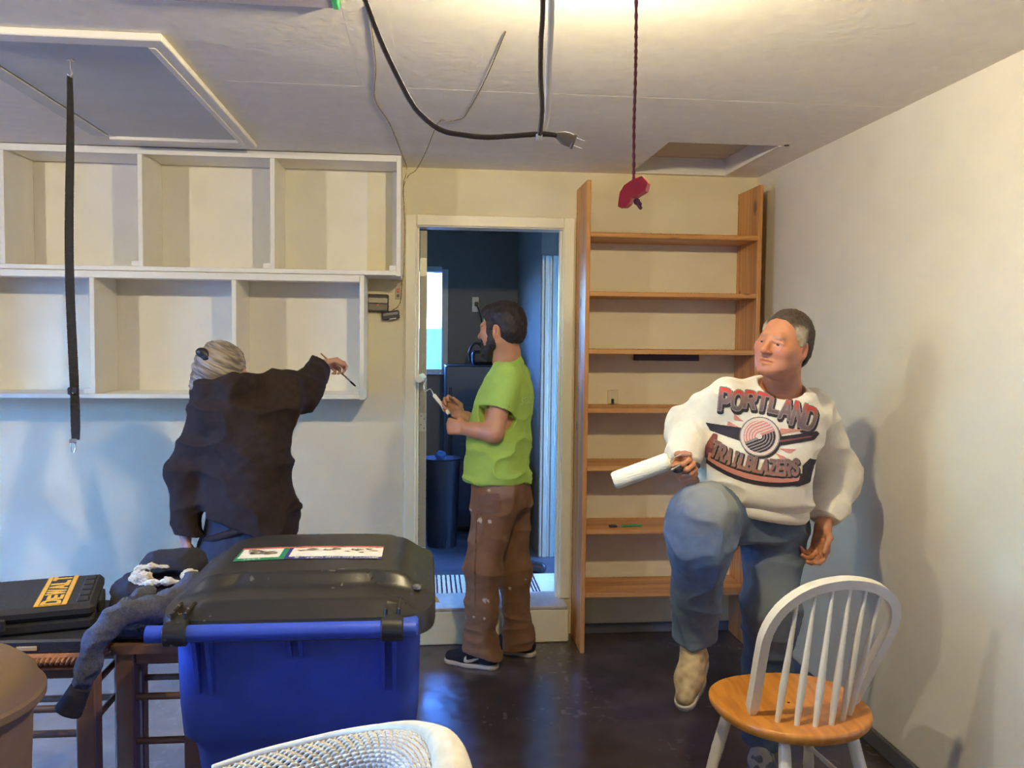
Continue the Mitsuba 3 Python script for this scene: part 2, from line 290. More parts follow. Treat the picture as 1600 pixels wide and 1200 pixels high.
mat('fence_teal', lambda p, n, uv: mix((0.22, 0.42, 0.40), (0.32, 0.52, 0.50), fbm(p.x*20, p.y*20, p.z*3, 2)), rough=0.8)
t = thing('added_fence', 'pale teal board fence added to tint the hall window cyan', 'fence')  # fence is made up; its teal gives the window its cyan lower half
for i in range(9):
    x = -1.9+i*0.262; obj('board', bx((x, 4.5, -0.06), (x+0.255, 4.53, 1.70+0.01*(i % 3)), 0.003), 'fence_teal', t)
obj('rail', bx((-1.95, 4.532, 1.35), (0.5, 4.57, 1.44), 0.003), 'fence_teal', t)



# ------------------------------------------------------------------ the painted wall cabinets (open boxes without backs)
BT = 0.022
def wall_cabinet(x0, x1, z0, z1, divs, label):
    t = thing('wall_cabinet', label, 'shelf')
    yf = -0.31
    obj('top_board', bx((x0, yf+0.002, z1-BT), (x1, -0.002, z1), 0.0015), 'shelf_paint', t)
    obj('bottom_board', bx((x0, yf, z0), (x1-BT*0.0, -0.002, z0+BT), 0.0015), 'shelf_paint', t)
    obj('end_panel', bx((x1-BT, yf-0.001, z0-0.004), (x1, -0.002, z1-0.004), 0.0015), 'shelf_paint', t)
    obj('end_panel', bx((x0, yf-0.001, z0), (x0+BT, -0.002, z1), 0.0015), 'shelf_paint', t)
    obj('top_rail', bx((x0, yf-0.004, z1-0.034), (x1-BT, yf+0.012, z1-0.002), 0.0015), 'shelf_paint', t)
    for x in divs:
        obj('divider', bx((x-0.011, yf, z0+BT), (x+0.011, -0.002, z1-BT), 0.0015), 'shelf_paint', t)
    for x in list(divs)+[x1-BT+0.011]:
        obj('cleat', bx((x-0.046, yf+0.006, z0+BT), (x-0.011, yf+0.028, z0+BT+0.026), 0.002), 'shelf_paint', t)
    obj('back_batten', bx((x1-BT-0.03, -0.022, z0+BT), (x1-BT, -0.002, z1-BT), 0.0015), 'shelf_paint', t)
    return t
wall_cabinet(-3.20, -0.121, 1.915, 2.497, (-2.588, -1.970, -1.348, -0.735), 'upper white painted open wall cabinet fixed below the ceiling')
wall_cabinet(-3.20, -0.298, 1.306, 1.9135, (-2.90, -2.24, -1.574, -0.918), 'lower white painted open wall cabinet that the woman paints')

# ------------------------------------------------------------------ pine bookcase
KN = [((1.690, -0.25, 2.30), 0.034), ((1.69, -0.06, 1.86), 0.022), ((0.80, -0.17, 1.80), 0.028), ((0.80, -0.1, 1.15), 0.02), ((1.25, -0.30, 2.11), 0.03), ((1.64, -0.3, 1.86), 0.02), ((1.05, -0.2, 1.27), 0.02)]
def pine(axis):
    def f(p, n, uv):
        l, a, b = (p.z, p.x, p.y) if axis == 'z' else (p.x, p.z, p.y)
        w = fbm(l*1.1+5, a*7, b*7, 3)
        g = noise(l*2.5, a*90+w*9, b*55+w*9); h = noise(l*0.8+2, a*25, b*16)
        c = mix((0.37, 0.145, 0.030), (0.53, 0.245, 0.062), smoothstep(0.2, 0.8, 0.55*g+0.45*h))
        for (kx, ky, kz), r in KN:
            s = (1.6 if axis == 'z' else 1.0)
            dx, dy, dz = (p.x-kx)/(1.0 if axis == 'z' else 1.7), p.y-ky, (p.z-kz)/s
            k = 1-smoothstep(0.35*r, r, dr.sqrt(dx*dx+dy*dy+dz*dz))
            c = mix(c, (0.12, 0.042, 0.018), 0.85*k)
        return c
    return f
mat('pine_upright', pine('z'), rough=0.42, spec=0.4)
mat('pine_board', pine('x'), rough=0.42, spec=0.4)
t = thing('bookcase', 'tall stained pine bookcase standing between the doorway and the right wall', 'bookcase')
obj('upright', bx((0.800, -0.300, 0), (0.822, -0.002, 2.407), 0.002), 'pine_upright', t)
obj('upright', bx((1.690, -0.300, 0), (1.712, -0.002, 2.407), 0.002), 'pine_upright', t)
for z in (2.150, 1.854, 1.563, 1.262, 0.966, 0.640, 0.312):
    obj('shelf', bx((0.822, -0.298, z-0.024), (1.690, -0.004, z), 0.002), 'pine_board', t)
obj('cleat', bx((1.125, -0.022, 1.500), (1.485, -0.001, 1.537), 0.002), 'dark_cleat', t, label='dark brown cleat under the third shelf')
mat('dark_cleat', (0.055, 0.032, 0.028), rough=0.6)
# things on the shelves and the wall
t = thing('wall_outlet', 'cream outlet plate with a black plug on the wall behind the bookcase', 'outlet')
obj('plate', bx((0.985, -0.008, 1.262+0.002), (1.043, -0.0005, 1.340), 0.002), 'cream_plastic', t)
obj('plug', bx((1.004, -0.03, 1.268), (1.016, -0.008, 1.292), 0.002), 'black_plastic', t, label='black plug')
t = thing('paintbrush', 'small paintbrush with a green handle lying on the second lowest shelf', 'paintbrush')
zb = 0.640
obj('handle', tube([(1.128, -0.235, zb+0.006), (1.09, -0.236, zb+0.008), (1.045, -0.239, zb+0.007), (1.02, -0.24, zb+0.007)], [0.003, 0.0065, 0.0048, 0.006], 10), 'green_plastic', t, smooth=True)
obj('ferrule', bx((0.992, -0.248, zb+0.001), (1.022, -0.232, zb+0.012), 0.002), 'steel', t)
obj('bristles', bx((0.952, -0.252, zb+0.0005), (0.993, -0.228, zb+0.012), 0.003), 'black_plastic', t)
mat('green_plastic', (0.02, 0.20, 0.05), rough=0.35)
# garage door openers, switch
def opener(name, c, w, h, dp, ang, label, split, btn):
    t = thing(name, label, 'remote control')
    M = rotm((0, 1, 0), ang, c)
    def B(lo, hi, ch=0.002): return tf(bx((c[0]+lo[0]*w, -0.0008+lo[1]*dp, c[2]+lo[2]*h), (c[0]+hi[0]*w, -0.0008+hi[1]*dp, c[2]+hi[2]*h), ch), M)
    obj('case', B((-.5, -1, -.5), (.5, 0, .5), 0.004), 'opener_black', t)
    obj('panel', B((-.43, -1.08, split), (.45, -0.98, .30)), 'opener_tan' if btn else 'opener_grey', t)
    if btn:
        obj('button', B((-.43, -1.1, -.40), (.45, -0.98, split-0.06)), 'opener_brown', t)
        obj('light', B((-.03, -1.14, -.16), (.06, -1.09, -.04), 0.001), 'red_lamp', t)
    else:
        obj('clip', B((-.12, -1.3, -.52), (.30, -0.98, -.40), 0.001), 'steel', t)
mat('opener_black', (0.035, 0.026, 0.022), rough=0.4); mat('opener_tan', (0.42, 0.36, 0.25), rough=0.4); mat('opener_brown', (0.17, 0.135, 0.085), rough=0.4); mat('opener_grey', (0.22, 0.21, 0.20), rough=0.4); mat('red_lamp', (0.65, 0.12, 0.08), rough=0.3)
opener('door_opener_button', (-0.248, 0, 1.789), 0.112, 0.092, 0.030, 1, 'dark door opener keypad with a tan panel on the wall below the cabinet corner', 0.02, True)
opener('door_opener_button', (-0.180, 0, 1.727), 0.090, 0.043, 0.040, -9, 'smaller black door opener tilted at the corner of the keypad', -0.02, False)
t = thing('wall_switch', 'narrow switch plate with a red button beside the door casing', 'switch')
obj('plate', bx((-0.158, -0.007, 1.812), (-0.130, -0.0005, 1.884), 0.002), 'opener_tan', t)
obj('button', bx((-0.151, -0.013, 1.846), (-0.137, -0.006, 1.868), 0.003), 'red_lamp', t)
obj('toggle', bx((-0.150, -0.012, 1.822), (-0.138, -0.006, 1.838), 0.002), 'opener_brown', t)

# attic ladder hatch in the ceiling
t = thing('attic_hatch', 'closed attic ladder hatch with white trim boards in the ceiling', 'hatch')
obj('panel', bx((-1.402, -1.838, H-0.006), (-0.849, -0.535, H+0.0-0.0005), 0.002), 'hatch_panel', t)
obj('trim_board', bx((-1.475, -1.905, H-0.024), (-0.778, -1.840, H-0.001), 0.003), 'trim_white', t)
obj('trim_board', cat(bx((-0.843, -1.840, H-0.022), (-0.778, -0.455, H-0.001), 0.003), bx((-0.838, -1.838, H-0.026), (-0.815, -0.53, H-0.021), 0.002)), 'trim_white', t)
obj('trim_board', bx((-1.408, -0.533, H-0.020), (-0.843, -0.455, H-0.001), 0.003), 'trim_white', t)
obj('trim_board', bx((-1.475, -1.840, H-0.010), (-1.407, -0.54, H-0.001), 0.003), 'hatch_panel', t)
mat('trim_white', (0.74, 0.71, 0.64), rough=0.5)

# ------------------------------------------------------------------ soft bodies: rounded pieces blended into one continuous skin
class Soft:
    """a list of pieces (capsules with taper, ellipsoids, lofts ...) blended one after another, then meshed on a fine grid"""
    def __init__(s): s.items = []
    def add(s, fn, c, R, k, op): s.items.append((fn, np.asarray(c, float), float(R), k, op)); return s
    def cap(s, a, b, ra, rb=None, k=0.02, op='+', flat=False, squash=None):
        """tapered capsule; flat cuts both ends square; squash (axis, f) thins the section along axis by f"""
        a, b = np.asarray(a, float), np.asarray(b, float); rb = ra if rb is None else rb; ab = b-a; L2 = max(ab @ ab, 1e-12); L = math.sqrt(L2); z = ab/L
        q = None
        if squash is not None: q = unit(np.asarray(squash[0], float)-z*np.dot(squash[0], z)); qf = squash[1]
        def fn(p):
            d = p-a; t = np.clip(d @ ab/L2, 0, 1); e = d-t[:, None]*ab
            if q is not None: e = e+q*((e @ q)*(1/qf-1))[:, None]
            r = np.linalg.norm(e, axis=1)-(ra+(rb-ra)*t)
            if q is not None: r = r*(0.5+0.5*qf)
            if flat:
                h = d @ z; r = np.maximum(r, np.maximum(-h, h-L))
            return r
        return s.add(fn, (a+b)/2, L/2+max(ra, rb)*(1 if squash is None else max(1, squash[1])), k, op)
    def chain(s, P, R, k=0.02, op='+', squash=None):
        for i in range(len(P)-1): s.cap(P[i], P[i+1], R[i], R[i+1], k, op, squash=squash)
        return s
    def ell(s, c, r, axes=None, k=0.02, op='+'):
        c, r = np.asarray(c, float), np.asarray(r, float); A = np.eye(3) if axes is None else np.stack([unit(x) for x in axes])
        def fn(p):
            q = (p-c) @ A.T; k0 = np.linalg.norm(q/r, axis=1); k1 = np.linalg.norm(q/(r*r), axis=1)+1e-9
            return k0*(k0-1)/k1
        return s.add(fn, c, r.max(), k, op)
    def rbox(s, c, h, axes=None, r=0.01, k=0.01, op='+'):
        c, h = np.asarray(c, float), np.asarray(h, float); A = np.eye(3) if axes is None else np.stack([unit(x) for x in axes])
        def fn(p):
            q = np.abs((p-c) @ A.T)-(h-r)
            return np.linalg.norm(np.maximum(q, 0), axis=1)+np.minimum(q.max(1), 0)-r
        return s.add(fn, c, np.linalg.norm(h), k, op)
    def loft(s, secs, front, k=0.03, op='+', power=2.2, cap=0.02):
        """stack of sections (centre, half width, half depth); width lies across the spine and front, depth along front"""
        C = np.array([x[0] for x in secs], float); W = np.array([x[1] for x in secs]); D = np.array([x[2] for x in secs])
        ax = unit(C[-1]-C[0]); fr = unit(np.asarray(front, float)-ax*np.dot(front, ax)); rt = np.cross(fr, ax)
        t = (C-C[0]) @ ax; o = np.argsort(t); t, C, W, D = t[o], C[o], W[o], D[o]; C0 = C[0]
        cx, cyy = (C-C0) @ rt, (C-C0) @ fr
        from scipy.interpolate import PchipInterpolator as PI
        tt = np.linspace(t[0], t[-1], 80); tab = [PI(t, x)(tt) for x in (cx, cyy, W, D)]
        def fn(p):
            d = p-C0; h = d @ ax; hc = np.clip(h, t[0], t[-1])
            x0, y0, w, dd = (np.interp(hc, tt, q) for q in tab)
            x, y = np.abs(d @ rt-x0)/w, np.abs(d @ fr-y0)/dd
            rr = (x**power+y**power)**(1/power)
            e = (rr-1)*np.minimum(w, dd)*np.where(rr > 1, 1.0, 1.0)
            v = np.maximum(t[0]-h, h-t[-1])
            return np.where(v > -cap, np.maximum(e, v)+np.maximum(np.minimum(e, v)+cap, 0)**2/(4*cap)*(np.minimum(e, v) > -cap), e)
        return s.add(fn, (C[0]+C[-1])/2, (t[-1]-t[0])/2+max(W.max(), D.max())+np.abs(cx).max()+np.abs(cyy).max(), k, op)
    def half(s, c, n, R, k=0.004):
        """cuts away what lies beyond the plane through c, within R of c"""
        c, n = np.asarray(c, float), unit(n)
        def fn(p):
            d = p-c; return np.maximum(-(d @ n), np.linalg.norm(d, axis=1)-R)
        return s.add(fn, c, R, k, '-')
    @staticmethod
    def _mix(D, d, k, op):
        if op == '+':
            h = np.maximum(k-np.abs(D-d), 0)/k; return np.minimum(D, d)-h*h*k*0.25
        d = -d; h = np.maximum(k-np.abs(D-d), 0)/k; return np.maximum(D, d)+h*h*k*0.25
    def eval(s, p):
        D = np.full(len(p), 9.0)
        for fn, c, R, k, op in s.items: D = s._mix(D, fn(p), max(k, 1e-5), op)
        return D
    def mesh(s, h=0.006, bump=None, amp=0.0, keep=True):
        """surface nets over the blocks that the surface passes through"""
        pos = [it for it in s.items if it[4] == '+']
        lo = np.min([c-R for _, c, R, _, _ in pos], 0)-3*h-amp; hi = np.max([c+R for _, c, R, _, _ in pos], 0)+3*h+amp
        B = 8; nb = np.ceil((hi-lo)/(h*B)).astype(int); N = nb*B
        bc = np.stack(np.meshgrid(*[np.arange(n) for n in nb], indexing='ij'), -1).reshape(-1, 3)
        cen = lo+(bc*B+(B-1)/2)*h; hd = h*B*0.866+h
        coarse, per = np.full(len(cen), 9.0), []
        for fn, c, R, k, op in s.items:
            near = np.linalg.norm(cen-c, axis=1) < R+0.35; d = np.full(len(cen), 9.0); d[near] = fn(cen[near]); per.append(d)
            coarse = s._mix(coarse, d, max(k, 1e-5), op)
        act = np.nonzero(np.abs(coarse) < hd*1.35+amp)[0]
        off = np.stack(np.meshgrid(*[np.arange(B)]*3, indexing='ij'), -1).reshape(-1, 3)*h
        base = lo+bc[act]*B*h
        val = np.full((len(act), B**3), 9.0)
        for (fn, c, R, k, op), d in zip(s.items, per):
            da = d[act]; near = da < hd*2.6+k*1.0+amp+0.012 if op == '+' else da < hd*2.2+k+0.012
            i = np.nonzero(near)[0]
            if not len(i): continue
            p = (base[i][:, None]+off[None]).reshape(-1, 3)
            val[i] = s._mix(val[i], fn(p).reshape(len(i), -1), max(k, 1e-5), op)
        if bump is not None:
            p = (base[:, None]+off[None]).reshape(-1, 3); flat = val.reshape(-1); m = np.abs(flat) < amp+3*h; flat[m] += bump(p[m]); val = flat.reshape(len(act), -1)
        G = np.where(coarse.reshape(nb) > 0, 9.0, -9.0).astype(np.float32)
        G = np.repeat(np.repeat(np.repeat(G, B, 0), B, 1), B, 2)
        a = bc[act]; ii = (a[:, None]*B+np.stack(np.meshgrid(*[np.arange(B)]*3, indexing='ij'), -1).reshape(-1, 3)[None]).reshape(-1, 3)
        G[ii[:, 0], ii[:, 1], ii[:, 2]] = val.reshape(-1)
        m = nets(G, lo, h)
        if keep:
            ps = m.split(only_watertight=False) if m.body_count > 1 else [m]
            if len(ps) > 1: m = max(ps, key=lambda x: len(x.faces))
        return m
def nets(G, lo, h):
    S = G < 0; cnt = np.zeros(tuple(n-1 for n in G.shape), np.uint8)
    for c in np.ndindex(2, 2, 2): cnt += S[c[0]:S.shape[0]-1+c[0], c[1]:S.shape[1]-1+c[1], c[2]:S.shape[2]-1+c[2]]
    I = np.stack(np.nonzero((cnt > 0) & (cnt < 8)), 1)
    vals = {c: np.clip(G[I[:, 0]+c[0], I[:, 1]+c[1], I[:, 2]+c[2]], -2*h, 2*h) for c in np.ndindex(2, 2, 2)}
    acc, n = np.zeros((len(I), 3)), np.zeros(len(I))
    for c in np.ndindex(2, 2, 2):
        for ax in range(3):
            if c[ax]: continue
            e = list(c); e[ax] = 1; a, b = vals[c], vals[tuple(e)]; m = (a < 0) != (b < 0)
            t = a[m]/(a[m]-b[m]); q = np.tile(np.array(c, float), (m.sum(), 1)); q[:, ax] += t; acc[m] += q; n[m] += 1
    v = lo+(I+acc/n[:, None])*h
    idx = np.full(cnt.shape, -1, np.int32); idx[I[:, 0], I[:, 1], I[:, 2]] = np.arange(len(I)); F = []
    for ax in range(3):
        b, c = (ax+1) % 3, (ax+2) % 3
        s0, s1 = [slice(1, -1)]*3, [slice(1, -1)]*3; s0[ax], s1[ax] = slice(0, -1), slice(1, None)
        A, Bm = S[tuple(s0)], S[tuple(s1)]; E = np.stack(np.nonzero(A != Bm), 1)
        if not len(E): continue
        inside = A[E[:, 0], E[:, 1], E[:, 2]]; E = E+1; E[:, ax] -= 1
        eb, ec = np.eye(3, dtype=int)[b], np.eye(3, dtype=int)[c]
        q = [idx[tuple((E-o).T)] for o in (0*eb, eb, eb+ec, ec)]; q = np.stack(q, 1)
        ok = (q >= 0).all(1); q, inside = q[ok], inside[ok]; q = np.where(inside[:, None], q, q[:, ::-1]); F.append(q)
    Q = np.vstack(F)
    return trimesh.Trimesh(v, np.vstack([Q[:, [0, 1, 2]], Q[:, [0, 2, 3]]]), process=False)
def wrinkles(seed, f=(9, 9, 14), a=0.006, g=30, b=0.0025):
    f = np.array(f)
    def fn(p):
        n = meshkit.noise(p*f, seed); r = 1-np.abs(2*n-1)
        return -a*(r**3)+a*0.4-b*(meshkit.noise(p*g, seed+5)-0.5)
    return fn

# ------------------------------------------------------------------ strap, cords and handle hanging from the ceiling
mat('webbing', lambda p, n, uv: mix((0.012, 0.011, 0.010), (0.022, 0.020, 0.018), noise(p.x*300, p.z*260, 0)), rough=0.8)
mat('rubber_cord', (0.075, 0.045, 0.022), rough=0.4); mat('white_cord', (0.82, 0.80, 0.76), rough=0.5)
mat('red_plastic', (0.42, 0.018, 0.022), rough=0.32); mat('rope_red', (0.14, 0.035, 0.035), rough=0.8)
t = thing('hanging_strap', 'long black webbing strap hanging from a hook in the attic hatch', 'strap')
sx, sy = -1.147, -1.631
obj('hook', cat(lathe([(0.012, 0), (0.012, 0.004)], 12, (sx+0.006, sy, H-0.010)), tube([(sx+0.006, sy, H-0.008), (sx+0.006, sy, H-0.035), (sx+0.010, sy, H-0.05), (sx+0.004, sy, H-0.062), (sx-0.004, sy, H-0.052)], 0.0028, 8)), 'steel', t, smooth=40, label='metal hook')
def ribbon(P, w, th):
    """flat band: P centre points, w width per point (along x), th thickness"""
    P, w = np.asarray(P, float), np.asarray(w, float); rows = []
    for (p, q) in zip(P, w):
        c, s = math.cos(q[1]), math.sin(q[1]); a = V(c, s, 0)*q[0]/2; b = V(-s, c, 0)*th/2
        rows.append([p-a-b, p+a-b, p+a+b, p-a+b])
    R = np.array(rows); m = grid_mesh(np.concatenate([R, R[:, :1]], 1)); n = len(P)*5
    e = trimesh.Trimesh(m.vertices, np.vstack([m.faces, [[0, 1, 2], [0, 2, 3]], [[n-5, n-3, n-4], [n-5, n-2, n-3]]]), process=False)
    return e
zs = np.linspace(2.44, 1.262, 40); tw = np.interp(zs, [1.26, 1.36, 1.42, 1.5, 1.9, 2.2, 2.44], [0.1, 0.25, 0.9, 0.35, 0.2, 0.75, 1.3])
wv = np.interp(zs, [1.26, 1.30, 1.44, 2.44], [0.024, 0.028, 0.028, 0.024])
obj('band', ribbon(np.stack([sx-0.003+0.004*np.sin(zs*6), sy+0.004*np.cos(zs*5), zs], 1), np.stack([wv, tw], 1), 0.003), 'webbing', t)
obj('buckle', cat(bx((sx-0.020, sy-0.006, 1.412), (sx+0.012, sy+0.006, 1.436), 0.003)), 'webbing', t)
obj('rivet', ball((sx-0.002, sy-0.0075, 1.417), 0.0028, 1), 'steel', t)
obj('clip', cat(bx((sx-0.018, sy-0.003, 1.252), (sx+0.006, sy+0.003, 1.266), 0.002), tube([(sx-0.012, sy, 1.252), (sx-0.014, sy, 1.236), (sx-0.010, sy, 1.222), (sx-0.002, sy, 1.222), (sx+0.002, sy, 1.236), (sx, sy, 1.252)], 0.0018, 8)), 'steel', t, label='metal snap clip')

# the power cord with its plug caught in a hanging loop
t = thing('power_cord', 'brown extension cord sagging from the ceiling with its plug hooked in a loop', 'cord')
P = spline([(-0.16, -3.3, 2.499), (-0.13, -3.36, 2.30), (-0.10, -3.40, 2.12), (-0.082, -3.400, 2.058), (-0.057, -3.400, 1.996), (-0.023, -3.400, 1.930), (-0.004, -3.400, 1.907), (0.021, -3.400, 1.890), (0.051, -3.400, 1.885), (0.081, -3.400, 1.883), (0.116, -3.400, 1.886), (0.156, -3.400, 1.890), (0.178, -3.400, 1.889), (0.183, -3.400, 1.888)], 90)
obj('cord', tube(P, 0.0032, 8, flat=1.15), 'rubber_cord', t, smooth=True)
a, b = V(*(0.178, -3.400, 1.889)), V(*(0.202, -3.400, 1.881)); dz = unit(b-a)
pm = lathe([(0.0045, 0.0), (0.006, 0.004), (0.0085, 0.009), (0.0095, 0.016), (0.009, 0.022), (0.0105, 0.023), (0.0105, 0.026)], 16); pm.apply_scale((1, 0.7, 1))
x_ = unit(np.cross(dz, (0, 1, 0.35)))
obj('plug', frame(pm, a, x_, np.cross(dz, x_), dz), 'plug_tan', t, smooth=30, label='tan two-pin plug')
mat('plug_tan', (0.30, 0.23, 0.13), rough=0.4)
for s in (-1, 1):
    obj('pin', bar(a+dz*0.025+x_*0.0055*s, a+dz*0.039+x_*0.0055*s, 0.0055, 0.0014, up=x_, ch=0.0004), 'steel', t)
t = thing('pull_cord', 'dark brown cord hanging straight down in front of the bright lamp', 'cord')
P = spline([(0.156, -3.40, 2.499), (0.156, -3.40, 2.3), (0.156, -3.405, 2.067), (0.154, -3.405, 2.016), (0.154, -3.405, 1.965), (0.156, -3.410, 1.921), (0.154, -3.410, 1.896), (0.153, -3.405, 1.883)], 50)
obj('cord', tube(P, 0.0034, 8), 'rubber_cord', t, smooth=True)
obj('tip', tube([(0.153, -3.405, 1.888), (0.153, -3.405, 1.880)], 0.0046, 8), 'white_cord', t, smooth=40, label='white tip')
P = spline([(0.168, -3.37, 2.499), (0.172, -3.37, 2.3), (0.171, -3.380, 2.078), (0.170, -3.380, 2.026), (0.168, -3.380, 1.982), (0.167, -3.385, 1.937), (0.165, -3.385, 1.911), (0.159, -3.390, 1.894), (0.155, -3.390, 1.890)], 50)
single('white_cord', tube(P, 0.0032, 8, flat=1.4), 'white_cord', 'thin white cord glowing in the lamplight behind the dark hanging cord', 'cord', smooth=True)
t = thing('release_handle', 'red plastic pull handle on a twisted cord hanging from the ceiling', 'handle')
P = spline([(0.352, -3.1, 2.499), (0.358, -3.100, 2.194), (0.359, -3.100, 2.075), (0.358, -3.100, 1.977), (0.359, -3.100, 1.891), (0.357, -3.100, 1.861)], 140)
rr = 0.0027+0.0007*np.sin(np.arange(140)*1.9)
obj('rope', tube(P, rr, 8), 'rope_red', t, smooth=True)
hc = V(*(0.357, -3.100, 1.868)); hx = unit(V(0.78, -0.45, 0.42)); hz = unit(V(0, 0, 1)-hx*hx[2]); hy = np.cross(hz, hx)
hp = Polygon([(-0.030, -0.014), (-0.024, -0.004), (-0.017, 0.006), (-0.006, 0.0125), (0.008, 0.014), (0.026, 0.012), (0.030, -0.002), (0.022, -0.011), (0.004, -0.012), (-0.004, -0.010), (-0.012, -0.017), (-0.020, -0.019)])
hm = prism(hp.buffer(0.0015), 0.020); hm = mv(hm, 0, 0, -0.010)
obj('grip', frame(hm, hc, hx, hz, -hy), 'red_plastic', t)
obj('knot', cat(ball(hc-hz*0.020, 0.006, 1), ball(hc-hz*0.026+hx*0.002, 0.005, 1), tube([hc-hz*0.028, hc-hz*0.035+hx*0.002], 0.003, 6)), 'rope_red', t, smooth=True)

# thin wires along the ceiling to the door opener
mat('thin_wire', (0.16, 0.12, 0.055), rough=0.6)
P = [(0.227, -2.054, H-0.003), (0.20, -1.6, H-0.006), (0.165, -1.2, H-0.004), (0.144, -1.05, H-0.003), (0.085, -1.0, H-0.004), (0.049, -0.976, H-0.003), (0.0, -0.55, H-0.03), (-0.05, -0.2, H-0.05), (-0.092, -0.01, 2.455), (-0.118, -0.008, 2.39), (-0.125, -0.008, 2.25), (-0.122, -0.008, 2.0), (-0.124, -0.008, 1.86), (-0.135, -0.010, 1.785), (-0.172, -0.016, 1.752)]
single('bell_wire', tube(spline(P, 90), 0.0016, 6), 'thin_wire', 'thin tan wire looping along the ceiling and down the door casing to the opener', 'wire', smooth=True)
P = [(-0.155, -2.20, H-0.003), (-0.165, -1.7, H-0.003), (-0.19, -1.28, H-0.003), (-0.15, -0.9, H-0.003), (-0.117, -0.33, H-0.003), (-0.100, -0.02, H-0.004), (-0.104, -0.006, 2.46), (-0.118, -0.006, 2.40), (-0.110, -0.006, 2.2), (-0.114, -0.006, 1.95), (-0.130, -0.009, 1.885)]
single('bell_wire', tube(spline(P, 80), 0.0014, 6), 'thin_wire', 'thin wire tacked along the ceiling joint and down to the red button switch', 'wire', smooth=True)
t = thing('ceiling_panel_box', 'pale panel with a green corner just at the top edge of the picture', 'box')
obj('box', bx((-0.66, -2.60, H-0.014), (-0.247, -2.197, H-0.001), 0.003), 'pale_lilac', t)
obj('corner', bx((-0.250, -2.60, H-0.016), (-0.232, -2.195, H-0.001), 0.003), 'green_bright', t, label='green edge')
mat('pale_lilac', (0.42, 0.38, 0.40), rough=0.4); mat('green_bright', (0.03, 0.42, 0.14), rough=0.35)

# ------------------------------------------------------------------ recycling cart
mat('cart_blue', lambda p, n, uv: mix((0.029, 0.070, 0.46), (0.037, 0.086, 0.55), fbm(p.x*20, p.y*20, p.z*20, 2)), rough=0.42, spec=0.5)
mat('cart_lid', lambda p, n, uv: mix(mix((0.012, 0.0115, 0.009), (0.021, 0.0195, 0.015), fbm(p.x*12, p.y*12, p.z*12, 3)), (0.14, 0.125, 0.09), 0.8*smoothstep(0.80, 0.90, noise(p.x*90, p.y*60, p.z*60))*smoothstep(0.55, 0.75, noise(p.x*9, p.y*9, 1))), rough=0.36, spec=0.5)
cart = thing('recycling_cart', 'blue recycling cart with a dark lid in front of the woman', 'bin')
def rrect(w, d, r, n=6):
    """rounded rectangle points, centred, w by d"""
    out = []
    for cx, cy_, a0 in ((w/2-r, d/2-r, 0), (-w/2+r, d/2-r, 90), (-w/2+r, -d/2+r, 180), (w/2-r, -d/2+r, 270)):
        for k in range(n+1):
            a = math.radians(a0+90*k/n); out.append((cx+r*math.cos(a), cy_+r*math.sin(a)))
    return np.array(out)
cx, cyc = -0.308, -2.12
def ring(w, d, r, z, dx=0, dy=0): q = rrect(w, d, r); return np.column_stack([q[:, 0]+cx+dx, q[:, 1]+cyc+dy, np.full(len(q), z)])
secs = [(0.43, 0.50, 0.05, 0.04, 0.06), (0.45, 0.52, 0.06, 0.07, 0.05), (0.535, 0.60, 0.06, 0.56, 0.01), (0.545, 0.61, 0.06, 0.585, 0.005), (0.580, 0.645, 0.05, 0.615, 0), (0.592, 0.66, 0.05, 0.70, 0), (0.600, 0.68, 0.05, 0.885, 0), (0.618, 0.70, 0.055, 0.888, 0), (0.618, 0.70, 0.055, 0.905, 0)]
R = np.array([ring(w, d_, r, z, 0, dy) for w, d_, r, z, dy in secs]); bm = grid_mesh(np.concatenate([R, R[:, :1]], 1))
nb_ = R.shape[1]; cap0 = trimesh.Trimesh(np.vstack([R[0], [[cx, cyc, 0.04]]]), [[(i+1) % nb_, i, nb_] for i in range(nb_)], process=False)
body = obj('body', cat(bm, cap0), 'cart_blue', cart, smooth=35)
yh = cyc-0.395
obj('handle', tube(np.array([(x, yh, 0.905) for x in np.linspace(cx-0.342, cx+0.290, 12)]), 0.0205, 16), 'cart_blue', cart, smooth=40)
obj('handle_bracket', bx((cx+0.245, yh-0.010, 0.885), (cx+0.295, cyc-0.34, 0.925), 0.006), 'cart_blue', cart)
obj('handle_bracket', bx((cx-0.30, yh-0.010, 0.885), (cx-0.25, cyc-0.34, 0.925), 0.006), 'cart_blue', cart)
def rib(x, ztop, zbot, w=0.010, deep=0.055):
    pl = Polygon([(0, ztop), (0, zbot), (-0.012, zbot), (-0.026, ztop-0.09 if ztop-zbot > 0.12 else ztop-0.05), (-deep, ztop)])
    m = prism(pl, w); return frame(m, (x-w/2, cyc-0.335, 0), V(0, 1, 0), V(0, 0, 1), V(1, 0, 0))
for x in (cx-0.238, cx-0.208): obj('rib', rib(x, 0.889, 0.735), 'cart_blue', body)
for x in (cx-0.018, cx+0.010): obj('rib', rib(x, 0.889, 0.822), 'cart_blue', body)
for x in (cx+0.208, cx+0.236): obj('rib', rib(x, 0.889, 0.735), 'cart_blue', body)
for x in (cx-0.22, cx+0.22):
    wl = obj('wheel', lathe([(0.02, -0.02), (0.10, -0.022), (0.115, -0.012), (0.115, 0.012), (0.10, 0.022), (0.02, 0.02)], 28, (x, cyc-0.24, 0.116), (1, 0, 0)), 'black_plastic', cart, smooth=35)
